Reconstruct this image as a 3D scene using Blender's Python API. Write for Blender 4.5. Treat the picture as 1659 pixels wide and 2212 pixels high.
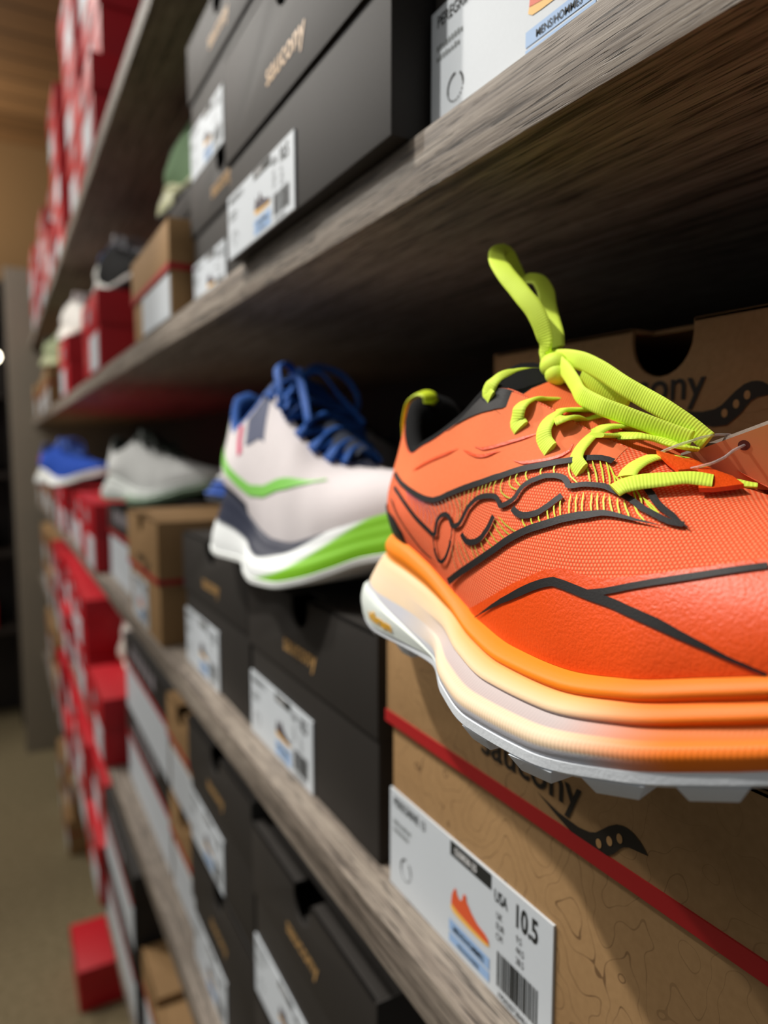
import bpy, bmesh, math, random
import numpy as np
from mathutils import Vector, Matrix
for o in list(bpy.data.objects): bpy.data.objects.remove(o)
scene = bpy.context.scene; COL = scene.collection
random.seed(4)
# ---------------------------------------------------------------- camera
CAM_Z = 1.45
cam = bpy.data.cameras.new('camera'); cam_o = bpy.data.objects.new('camera', cam); COL.objects.link(cam_o)
cam_o.location = (0, 0, CAM_Z)
cam.sensor_fit = 'VERTICAL'; cam.sensor_height = 36.0; cam.lens = 36.0 * 1500 / 2212
cam_o.rotation_euler = (math.radians(90 - 5.256), 0, math.radians(-29.13))
cam.clip_start = .01; cam.clip_end = 60
cam.dof.use_dof = True; cam.dof.focus_distance = .205; cam.dof.aperture_fstop = 6.6; cam.dof.aperture_blades = 0
scene.camera = cam_o
# ---------------------------------------------------------------- exposure, world, lights
scene.view_settings.view_transform = 'Standard'; scene.view_settings.look = 'None'
scene.view_settings.exposure = 0.0; scene.view_settings.gamma = 1.0; scene.view_settings.use_curve_mapping = False
w = bpy.data.worlds.new('shop'); scene.world = w; w.use_nodes = True
w.node_tree.nodes['Background'].inputs[0].default_value = (.92, .97, 1, 1)
w.node_tree.nodes['Background'].inputs[1].default_value = .16
def spot(name, loc, target, energy, size, color=(1, .96, .90), radius=.03, blend=.5):
    l = bpy.data.lights.new(name, 'SPOT'); l.energy = energy; l.spot_size = math.radians(size); l.spot_blend = blend
    l.shadow_soft_size = radius; l.color = color
    o = bpy.data.objects.new(name, l); COL.objects.link(o); o.location = loc
    o.rotation_euler = (Vector(target) - Vector(loc)).to_track_quat('-Z', 'Y').to_euler(); return o
def area(name, loc, target, energy, sx, sy, color=(1, .95, .88)):
    l = bpy.data.lights.new(name, 'AREA'); l.energy = energy; l.shape = 'RECTANGLE'; l.size = sx; l.size_y = sy; l.color = color
    o = bpy.data.objects.new(name, l); COL.objects.link(o); o.location = loc
    o.rotation_euler = (Vector(target) - Vector(loc)).to_track_quat('-Z', 'Y').to_euler(); return o
spot('track_spot', (-.70, .86, 3.02), (.14, .18, 1.38), 138, 40, radius=.03)
spot('track_spot', (-1.10, 2.3, 3.1), (.16, 1.3, 1.2), 110, 60, radius=.05)
spot('track_spot', (-1.10, 3.9, 3.1), (.16, 2.9, 1.2), 85, 60, radius=.05)
area('ceiling_panel', (-1.3, .6, 3.2), (-.4, .6, 1.0), 11, 1.0, 1.6)
area('ceiling_panel', (-1.3, 3.0, 3.2), (-.4, 3.0, 1.0), 40, 1.0, 2.4)
spot('wall_fill', (-.6, 3.9, 2.75), (.1, 5.5, 2.9), 20, 120, color=(1, .90, .76), radius=.15, blend=.9)  # unseen fill spot, added to brighten the far wall
area('ceiling_fill', (-.9, 4.9, 2.6), (-.6, 4.7, 3.6), 18, .6, .6, color=(1, .90, .76))  # unseen fill facing up, added in place of bounce light on the planks

# ---------------------------------------------------------------- helpers
def S(r, g, b):
    f = lambda c: (c/255/12.92) if c/255 <= .04045 else ((c/255 + .055)/1.055)**2.4
    return (f(r), f(g), f(b), 1.0)
class MB:
    """collects polygons, builds ONE mesh object"""
    def __init__(s): s.v = []; s.f = []; s.mi = []; s.uv = {}; s.col = []
    def add(s, pts, faces, mi=0, col=None):
        n = len(s.v); s.v += [tuple(map(float, p)) for p in pts]; s.f += [tuple(i + n for i in f) for f in faces]; s.mi += [mi]*len(faces)
        s.col += (list(col) if col is not None and not isinstance(col, tuple) else [col or (1, 1, 1, 1)]*len(pts)); return n
    def box(s, x0, x1, y0, y1, z0, z1, mi=0):
        p = [(x, y, z) for z in (z0, z1) for y in (y0, y1) for x in (x0, x1)]
        s.add(p, [(0,2,3,1), (4,5,7,6), (0,1,5,4), (2,6,7,3), (0,4,6,2), (1,3,7,5)], mi)
    def quad(s, a, b, c, d, mi=0): s.add([a, b, c, d], [(0,1,2,3)], mi)
    def grid(s, P, mi=0, col=None, wrap=False, flip=False):
        """P[i][j] rows of points"""
        P = np.asarray(P, float); n, m = P.shape[:2]; F = []
        for i in range(n - 1):
            for j in range(m if wrap else m - 1):
                k = (j + 1) % m; q = (i*m + j, i*m + k, (i+1)*m + k, (i+1)*m + j)
                F.append(q[::-1] if flip else q)
        return s.add(P.reshape(-1, 3), F, mi, None if col is None else [tuple(c) for c in np.asarray(col).reshape(-1, 4)])
    def prism(s, poly, x0, x1, mi=0):
        """polygon of (y, z) pushed from x0 to x1"""
        n = len(poly); p = [(x0, a, b) for a, b in poly] + [(x1, a, b) for a, b in poly]
        s.add(p, [tuple(range(n)), tuple(range(2*n - 1, n - 1, -1))] + [(i, i + n, (i + 1) % n + n, (i + 1) % n) for i in range(n)], mi)
    def tube(s, pts, rx, ry=None, seg=10, up=(0, 0, 1), mi=0, taper=None, frames=None):
        """swept oval; rx across, ry along the frame's normal"""
        pts = np.asarray(pts, float); n = len(pts); ry = ry or rx
        T = np.gradient(pts, axis=0); T /= np.linalg.norm(T, axis=1)[:, None] + 1e-12
        rows = []; nrm = np.array(up, float)
        for i in range(n):
            if frames is not None: nrm = np.asarray(frames[i], float)
            nn = nrm - T[i]*(nrm @ T[i]); L = np.linalg.norm(nn); nn = nn/L if L > 1e-6 else np.array([0, 1., 0])
            if frames is None: nrm = nn
            b = np.cross(T[i], nn); k = 1 if taper is None else taper(i/(n - 1))
            ang = np.linspace(0, 2*np.pi, seg, endpoint=False)
            ca, sa = np.cos(ang), np.sin(ang)
            if ry != rx: ca = np.sign(ca)*np.abs(ca)**.6
            rows.append(pts[i] + k*(rx*ca[:, None]*b + ry*sa[:, None]*nn))
        s.grid(rows, mi, wrap=True)
        base = len(s.v) - n*seg
        s.f += [tuple(base + j for j in range(seg))[::-1], tuple(base + (n - 1)*seg + j for j in range(seg))]; s.mi += [mi, mi]
    def build(s, name, mats, parent=None, smooth=True, bevel=0, merge=False, angle=40):
        me = bpy.data.meshes.new(name); me.from_pydata(s.v, [], s.f)
        mats = mats if isinstance(mats, (list, tuple)) else [mats]
        for m in mats: me.materials.append(m)
        me.polygons.foreach_set('material_index', s.mi)
        if any(c != (1, 1, 1, 1) for c in s.col):
            ca = me.color_attributes.new('dye', 'FLOAT_COLOR', 'POINT'); ca.data.foreach_set('color', np.array(s.col, np.float32).ravel())
        bm = bmesh.new(); bm.from_mesh(me)
        if merge: bmesh.ops.remove_doubles(bm, verts=bm.verts, dist=1e-5)
        bmesh.ops.recalc_face_normals(bm, faces=bm.faces)
        if bevel:
            bmesh.ops.bevel(bm, geom=[e for e in bm.edges if len(e.link_faces) == 2 and e.calc_face_angle(0) > .6], offset=bevel, segments=2, affect='EDGES', profile=.6)
        bm.to_mesh(me); bm.free()
        if smooth:
            me.polygons.foreach_set('use_smooth', [True]*len(me.polygons))
            try: me.set_sharp_from_angle(angle=math.radians(angle))
            except Exception: pass
        o = bpy.data.objects.new(name, me); COL.objects.link(o)
        if parent: o.parent = parent
        return o
def tag(o, label, cat, group=None):
    o['label'] = label; o['category'] = cat
    if group: o['group'] = group
    return o
def empty(name, loc, rz=0.0):
    o = bpy.data.objects.new(name, None); COL.objects.link(o); o.location = loc; o.rotation_euler = (0, 0, rz); o.empty_display_size = .03; return o
def struct(o): o['kind'] = 'structure'; return o
def copy_tree(o, parent=None):
    c = o.copy(); COL.objects.link(c)
    if parent is not None: c.parent = parent
    for ch in list(o.children): copy_tree(ch, c)
    return c
_text = {}
def text_mesh(txt, size, bold=0.0, sx=1.0):
    """flat lettering as vertices and faces, origin at the left of the baseline"""
    k = (txt, size, bold, sx)
    if k not in _text:
        c = bpy.data.curves.new('lettering', 'FONT'); c.body = txt; c.size = size; c.offset = bold; c.resolution_u = 3
        o = bpy.data.objects.new('lettering', c); COL.objects.link(o)
        me = bpy.data.meshes.new_from_object(o.evaluated_get(bpy.context.evaluated_depsgraph_get()))
        _text[k] = ([(v.co.x*sx, v.co.y) for v in me.vertices], [tuple(p.vertices) for p in me.polygons])
        bpy.data.objects.remove(o); bpy.data.curves.remove(c); bpy.data.meshes.remove(me)
    return _text[k]
# ---------------------------------------------------------------- materials
def mat(name, color=(1,1,1,1), rough=.6, spec=.5, metal=0, coat=0, **kw):
    m = bpy.data.materials.new(name); m.use_nodes = True; b = m.node_tree.nodes['Principled BSDF']
    b.inputs['Base Color'].default_value = color; b.inputs['Roughness'].default_value = rough
    b.inputs['Specular IOR Level'].default_value = spec; b.inputs['Metallic'].default_value = metal; b.inputs['Coat Weight'].default_value = coat
    return m
class NT:
    def __init__(s, m): s.m = m; s.t = m.node_tree; s.b = s.t.nodes['Principled BSDF']
    def n(s, typ, props=None, **inp):
        x = s.t.nodes.new(typ)
        for k, v in (props or {}).items(): setattr(x, k, v)
        for k, v in inp.items():
            k2 = int(k[1:]) if k[0] == 'i' and k[1:].isdigit() else k.replace('_', ' ')
            s.set(x.inputs[k2], v)
        return x
    def set(s, sock, v):
        if isinstance(v, bpy.types.NodeSocket): s.t.links.new(v, sock)
        elif isinstance(v, bpy.types.Node): s.t.links.new(v.outputs[0], sock)
        else: sock.default_value = v
    def math(s, op, a, b=0.0, c=0.0): return s.n('ShaderNodeMath', {'operation': op}, i0=a, i1=b, i2=c).outputs[0]
    def coord(s, kind='Object', scale=(1,1,1), rot=(0,0,0)):
        return s.n('ShaderNodeMapping', None, Vector=s.n('ShaderNodeTexCoord').outputs[kind], Scale=scale, Rotation=rot).outputs[0]
    def noise(s, vec, scale, detail=3, rough=.5): return s.n('ShaderNodeTexNoise', None, Vector=vec, Scale=scale, Detail=detail, Roughness=rough).outputs[0]
    def ramp(s, fac, stops):
        r = s.n('ShaderNodeValToRGB', None, Fac=fac); e = r.color_ramp.elements
        while len(e) < len(stops): e.new(.5)
        for x, (p, c) in zip(e, stops): x.position = p; x.color = c
        return r.outputs[0]
    def mix(s, fac, a, b): 
        x = s.n('ShaderNodeMix', {'data_type': 'RGBA'}); s.set(x.inputs[0], fac); s.set(x.inputs[6], a); s.set(x.inputs[7], b); return x.outputs[2]
    def bump(s, h, strength=.3, dist=.001):
        s.set(s.b.inputs['Normal'], s.n('ShaderNodeBump', None, Strength=strength, Distance=dist, Height=h))
    def base(s, c): s.set(s.b.inputs['Base Color'], c)
    def rough(s, c): s.set(s.b.inputs['Roughness'], c)
def speckled(name, color, rough, scale=400, amt=.12, bump=.1, spec=.5, dist=.0005):
    """board, paper, rubber: a plain colour with fine unevenness"""
    m = mat(name, color, rough, spec); t = NT(m); v = t.coord()
    n = t.noise(v, scale, 3); n2 = t.noise(v, scale/25, 2)
    k = t.math('ADD', t.math('MULTIPLY', n, .5), t.math('MULTIPLY', n2, .5))
    t.base(t.ramp(k, [(.3, tuple(c*(1 - amt) for c in color[:3]) + (1,)), (.7, tuple(min(1, c*(1 + amt)) for c in color[:3]) + (1,))]))
    if bump: t.bump(n, bump, dist)
    return m
def wood(name, dark, mid, light, along='y', rough=.55, s=1.0, bump=.5, cracks=False):
    m = mat(name, mid, rough, .3); t = NT(m)
    sc = {'y': (170*s, 5*s, 170*s), 'x': (2.2*s, 60*s, 60*s)}[along]
    v = t.coord(scale=sc); wob = t.noise(t.coord(scale=(4, 4, 4)), 1.5, 2)
    v2 = t.n('ShaderNodeVectorMath', {'operation': 'ADD'}, i0=v, i1=t.n('ShaderNodeVectorMath', {'operation': 'SCALE'}, i0=wob, Scale=1.2).outputs[0]).outputs[0]
    g = t.noise(v2, 1.0, 6, .62); fine = t.noise(t.coord(scale=tuple(c*5 for c in sc)), 1.5, 4, .6)
    streak = t.noise(t.coord(scale=tuple(c*3.2 for c in sc)), 1.0, 5, .7)
    k = t.math('ADD', t.math('MULTIPLY', g, .5), t.math('ADD', t.math('MULTIPLY', fine, .2), t.math('MULTIPLY', streak, .3)))
    c = t.ramp(k, [(.40, dark), (.475, mid), (.57, light)])
    if cracks:   # short dark pores of the printed grain
        pv = t.n('ShaderNodeVectorMath', {'operation': 'ADD'}, i0=t.coord(scale=(1300, 42, 1300)), i1=t.n('ShaderNodeVectorMath', {'operation': 'SCALE'}, i0=wob, Scale=3.0).outputs[0]).outputs[0]
        p = t.n('ShaderNodeSeparateColor', None, Color=t.ramp(t.noise(pv, 1.0, 2, .5), [(.36, (.85,)*3 + (1,)), (.43, (0, 0, 0, 1))])).outputs[0]
        c = t.mix(p, c, tuple(x*.45 for x in dark[:3]) + (1,)); k = t.math('SUBTRACT', k, t.math('MULTIPLY', p, .3))
    t.base(c); t.bump(k, bump, .0012); return m
def kraft_board(name, lines=True):
    base = S(160, 126, 86); m = mat(name, base, .72, .25); t = NT(m); v = t.coord()
    n = t.noise(v, 350, 3); big = t.noise(v, 12, 2)
    c = t.ramp(t.math('ADD', t.math('MULTIPLY', n, .4), t.math('MULTIPLY', big, .6)), [(.3, S(150, 117, 78)), (.7, S(170, 135, 93))])
    if lines:   # printed contour map
        h = t.noise(t.coord(scale=(1, 1, 1)), 26, 2.0, .4)
        fr = t.math('FRACT', t.math('MULTIPLY', h, 15)); d = t.math('ABSOLUTE', t.math('SUBTRACT', fr, .5))
        ln = t.math('LESS_THAN', d, .026); patch = t.ramp(t.noise(v, 9, 1), [(.45, (.12,)*3 + (1,)), (.6, (.75,)*3 + (1,))])
        c = t.mix(t.math('MULTIPLY', ln, t.n('ShaderNodeSeparateColor', None, Color=patch).outputs[0]), c, S(92, 66, 42))
    t.base(c); t.bump(n, .06, .0005); return m
M = {}
M['shelf'] = wood('grey_wood_laminate', S(76, 68, 61), S(130, 119, 108), S(160, 149, 136), 'y', cracks=True)
M['shelf_under'] = M['shelf']
M['back'] = speckled('dark_back_board', S(40, 33, 30), .7)
M['kraft'] = kraft_board('kraft_board'); M['kraft_plain'] = speckled('kraft_board_plain', S(172, 132, 82), .75, 300, .08)
M['black'] = speckled('black_card', S(46, 43, 40), .62, 500, .10, .1, .3)
M['inside'] = mat('box_inside', S(28, 24, 20), .9, .1)
M['red'] = speckled('red_card', S(196, 18, 34), .45, 400, .06, .05)
M['stripe'] = mat('red_stripe', S(170, 28, 30), .5)
M['gold'] = mat('gold_print', S(186, 146, 92), .45, .5)
M['ink'] = mat('dark_ink', S(38, 34, 28), .6, .3)
M['print'] = mat('black_print', S(40, 42, 40), .6, .3); M['grey_print'] = mat('grey_print', S(120, 125, 124), .6, .3)
M['label'] = speckled('label_paper', S(208, 215, 221), .5, 600, .02, .03)
M['blue_bar'] = mat('blue_label_bar', S(150, 184, 226), .5); M['white_print'] = mat('white_print', S(225, 225, 225), .5)
M['silver_print'] = mat('silver_print', S(150, 145, 150), .5); M['pic_red'] = mat('picture_orange', S(226, 92, 48), .5); M['pic_sole'] = mat('picture_sole', S(245, 190, 90), .5)
M['pic_dark'] = mat('picture_dark', S(70, 60, 70), .5)

# ---------- trail shoe surfaces, in the shoe's own frame: s heel->toe, t sideways (negative = aisle side), z up
def crom(keys, x):
    """monotone-ish cubic through keys [(x, val...)] at array x"""
    k = np.array(keys, float); xs = k[:, 0]; ys = k[:, 1:]
    x = np.clip(np.atleast_1d(np.asarray(x, float)), xs[0], xs[-1])
    d = np.diff(ys, axis=0) / np.diff(xs)[:, None]
    m = np.zeros_like(ys); m[0] = d[0]; m[-1] = d[-1]
    h = np.diff(xs)[:, None]
    w1 = 2 * h[1:] + h[:-1]; w2 = h[1:] + 2 * h[:-1]
    a, b = d[:-1], d[1:]
    with np.errstate(divide='ignore', invalid='ignore'):
        hm = (w1 + w2) / (w1 / a + w2 / b)
    m[1:-1] = np.where(a * b > 0, hm, 0)
    i = np.clip(np.searchsorted(xs, x, 'right') - 1, 0, len(xs) - 2)
    hh = (xs[i + 1] - xs[i])[:, None]; t = ((x - xs[i])[:, None]) / hh
    return ((2*t**3 - 3*t**2 + 1) * ys[i] + (t**3 - 2*t**2 + t) * hh * m[i]
            + (-2*t**3 + 3*t**2) * ys[i + 1] + (t**3 - t**2) * hh * m[i + 1])

# key, bite line (s,t,z), top line (s,t,z), pull of the lower and upper ends (out, up) (out, up)
UPPER = [
 (0.0,  .004, .000, .0545,  .006, .000, .1155,   .008, .022,  .004, .030),
 (.7,   .007, .014, .0540,  .007, .011, .1125,   .008, .022,  .004, .030),
 (1.4,  .015, .024, .0535,  .014, .018, .1010,   .008, .020,  .005, .025),
 (2.4,  .035, .031, .0522,  .031, .025, .0905,  .008, .016,  .004, .018),
 (3.5,  .058, .034, .0470,  .051, .030, .0945,  .008, .018,  .003, .018),
 (4.5,  .080, .036, .0390,  .072, .029, .1030,  .006, .022,  .004, .020),
 (5.5,  .101, .039, .0330,  .091, .025, .1140,  .004, .026,  .008, .020),
 (6.5,  .123, .043, .0305,  .108, .021, .1080,  .003, .026,  .012, .014),
 (7.7,  .148, .046, .0310,  .132, .017, .0965,  .002, .024,  .016, .009),
 (9.0,  .171, .046, .0348,  .156, .011, .0875,  .001, .022,  .018, .006),
 (10.,  .190, .042, .0400,  .175, .004, .0810,  .000, .020,  .020, .003),
 (11.,  .208, .036, .0450,  .192, .000, .0760,  .000, .018,  .020, .000),
 (12.2, .231, .026, .0510,  .212, .000, .0710,  .000, .014,  .018, .000),
 (13.2, .251, .015, .0555,  .234, .000, .0680,  .000, .010,  .012, .000),
 (14.,  .264, .000, .0580,  .252, .000, .0650,  .002, .006,  .004, .000),
]
def upper_rows(a):
    r = crom(UPPER, a)
    return r
def upper_pt(a, v, side=-1, off=0.0):
    """points of the upper; a in 0..14 round from heel to toe, v 0 at the sole .. 1 at the top line"""
    a = np.atleast_1d(np.asarray(a, float)); v = np.atleast_1d(np.asarray(v, float))
    r = upper_rows(a)
    e = 1e-3
    # outward direction in plan = normal of the bite line
    r2 = upper_rows(np.clip(a + .05, 0, 14)); r1 = upper_rows(np.clip(a - .05, 0, 14))
    tx = r2[:, 0] - r1[:, 0]; ty = r2[:, 1] - r1[:, 1]
    tx = np.where(a < .05, 0, tx); ty = np.where(a < .05, 1, ty)
    tx = np.where(a > 13.95, 0, tx); ty = np.where(a > 13.95, -1, ty)
    n = np.hypot(tx, ty) + 1e-12; nx, ny = -ty / n, tx / n
    B = r[:, 0:3]; T = r[:, 3:6]
    P1 = B + np.stack([nx * r[:, 6], ny * r[:, 6], r[:, 7]], 1)
    wy = np.clip(a - 5, 0, 5) / 5            # on the forefoot the top end leaves straight sideways
    ux, uy = nx * (1 - wy), ny * (1 - wy) + wy
    wt = np.clip((a - 12) / 2, 0, 1); ux = ux * (1 - wt) + nx * wt; uy = uy * (1 - wt) + ny * wt
    up = np.where(a < 5.5, -1, -1)
    P2 = T + np.stack([ux * r[:, 8], uy * r[:, 8], up * r[:, 9]], 1)
    v = v[:, None]
    p = (1-v)**3 * B + 3*(1-v)**2*v * P1 + 3*(1-v)*v**2 * P2 + v**3 * T
    p[:, 1] *= -1 if side < 0 else 1
    return p
def upper_off(a, v, off, side=-1):
    """point lifted off the surface along its normal"""
    p = upper_pt(a, v, side); d = .004
    a = np.atleast_1d(np.asarray(a, float)); v = np.atleast_1d(np.asarray(v, float))
    pa = upper_pt(np.clip(a + d*8, 0, 14), v, side) - upper_pt(np.clip(a - d*8, 0, 14), v, side)
    pv = upper_pt(a, np.clip(v + d, 0, 1), side) - upper_pt(a, np.clip(v - d, 0, 1), side)
    n = np.cross(pa, pv) * (1 if side < 0 else -1)
    n /= np.linalg.norm(n, axis=1)[:, None] + 1e-12
    return p + n * off
# sole: outline in plan (key, s, half width), outline height of the rim, of the bite
SOLE_RIM = [  # key, s, t, z  lower rim of the midsole (the outsole follows it)
 (0.0, -.014, .000, .0200), (.7, -.011, .016, .0180), (1.4, -.002, .030, .0165), (2.4, .025, .039, .0140),
 (3.5,  .055, .041, .0145), (4.5,  .078, .044, .0150), (5.5,  .100, .054, .0120), (6.5,  .122, .0595, .0096),
 (7.7,  .150, .0605, .0106), (9.0,  .178, .0555, .0155), (10.,  .199, .0475, .0218), (11.,  .218, .0385, .0282),
 (12.2, .242, .028, .0330), (13.2, .263, .016, .0390), (14.,  .275, .000, .0420)]
# profile of the midsole wall between rim (w=0) and bite (w=1): w, share of the way in, bulge out
WALL = [(0, 0, 0), (.06, .0, .0012), (.16, .02, .0026), (.26, .06, .0034), (.34, .12, .0030), (.372, .17, .0016), (.44, .28, .0002), (.51, .37, -.0002), (.545, .40, .0014),
        (.62, .49, .0026), (.70, .60, .0018), (.755, .68, .0000), (.80, .73, .0020), (.88, .82, .0032), (.95, .92, .0024), (1.0, 1.0, 0.0)]
WALL_HEEL = [(0, 0, 0), (.15, .03, .0010), (.35, .20, .0016), (.55, .46, .0020), (.68, .62, .0012), (.755, .71, -.0004), (.80, .75, .0010), (.88, .84, .0026), (.95, .93, .0022), (1.0, 1.0, 0.0)]
def sole_pt(a, w, side=-1, amp=1.0):
    a = np.atleast_1d(np.asarray(a, float)); w = np.atleast_1d(np.asarray(w, float))
    r = crom(SOLE_RIM, a); b = upper_rows(a)[:, 0:3]
    hw = np.clip((5.6 - a)/1.6, 0, 1)[:, None]; k = crom(WALL, w)*(1 - hw) + crom(WALL_HEEL, w)*hw
    r2 = crom(SOLE_RIM, np.clip(a + .05, 0, 14)); r1 = crom(SOLE_RIM, np.clip(a - .05, 0, 14))
    tx = r2[:, 0] - r1[:, 0]; ty = r2[:, 1] - r1[:, 1]
    tx = np.where(a < .05, 0, tx); ty = np.where(a < .05, 1, ty)
    tx = np.where(a > 13.95, 0, tx); ty = np.where(a > 13.95, -1, ty)
    n = np.hypot(tx, ty) + 1e-12
    p = np.empty((len(a), 3))
    p[:, 0] = r[:, 0] + (b[:, 0] - r[:, 0]) * k[:, 0] - ty / n * k[:, 1] * amp
    p[:, 1] = r[:, 1] + (b[:, 1] - r[:, 1]) * k[:, 0] + tx / n * k[:, 1] * amp
    p[:, 2] = r[:, 2] + (b[:, 2] - r[:, 2]) * w
    p[:, 1] *= -1 if side < 0 else 1
    return p

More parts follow.
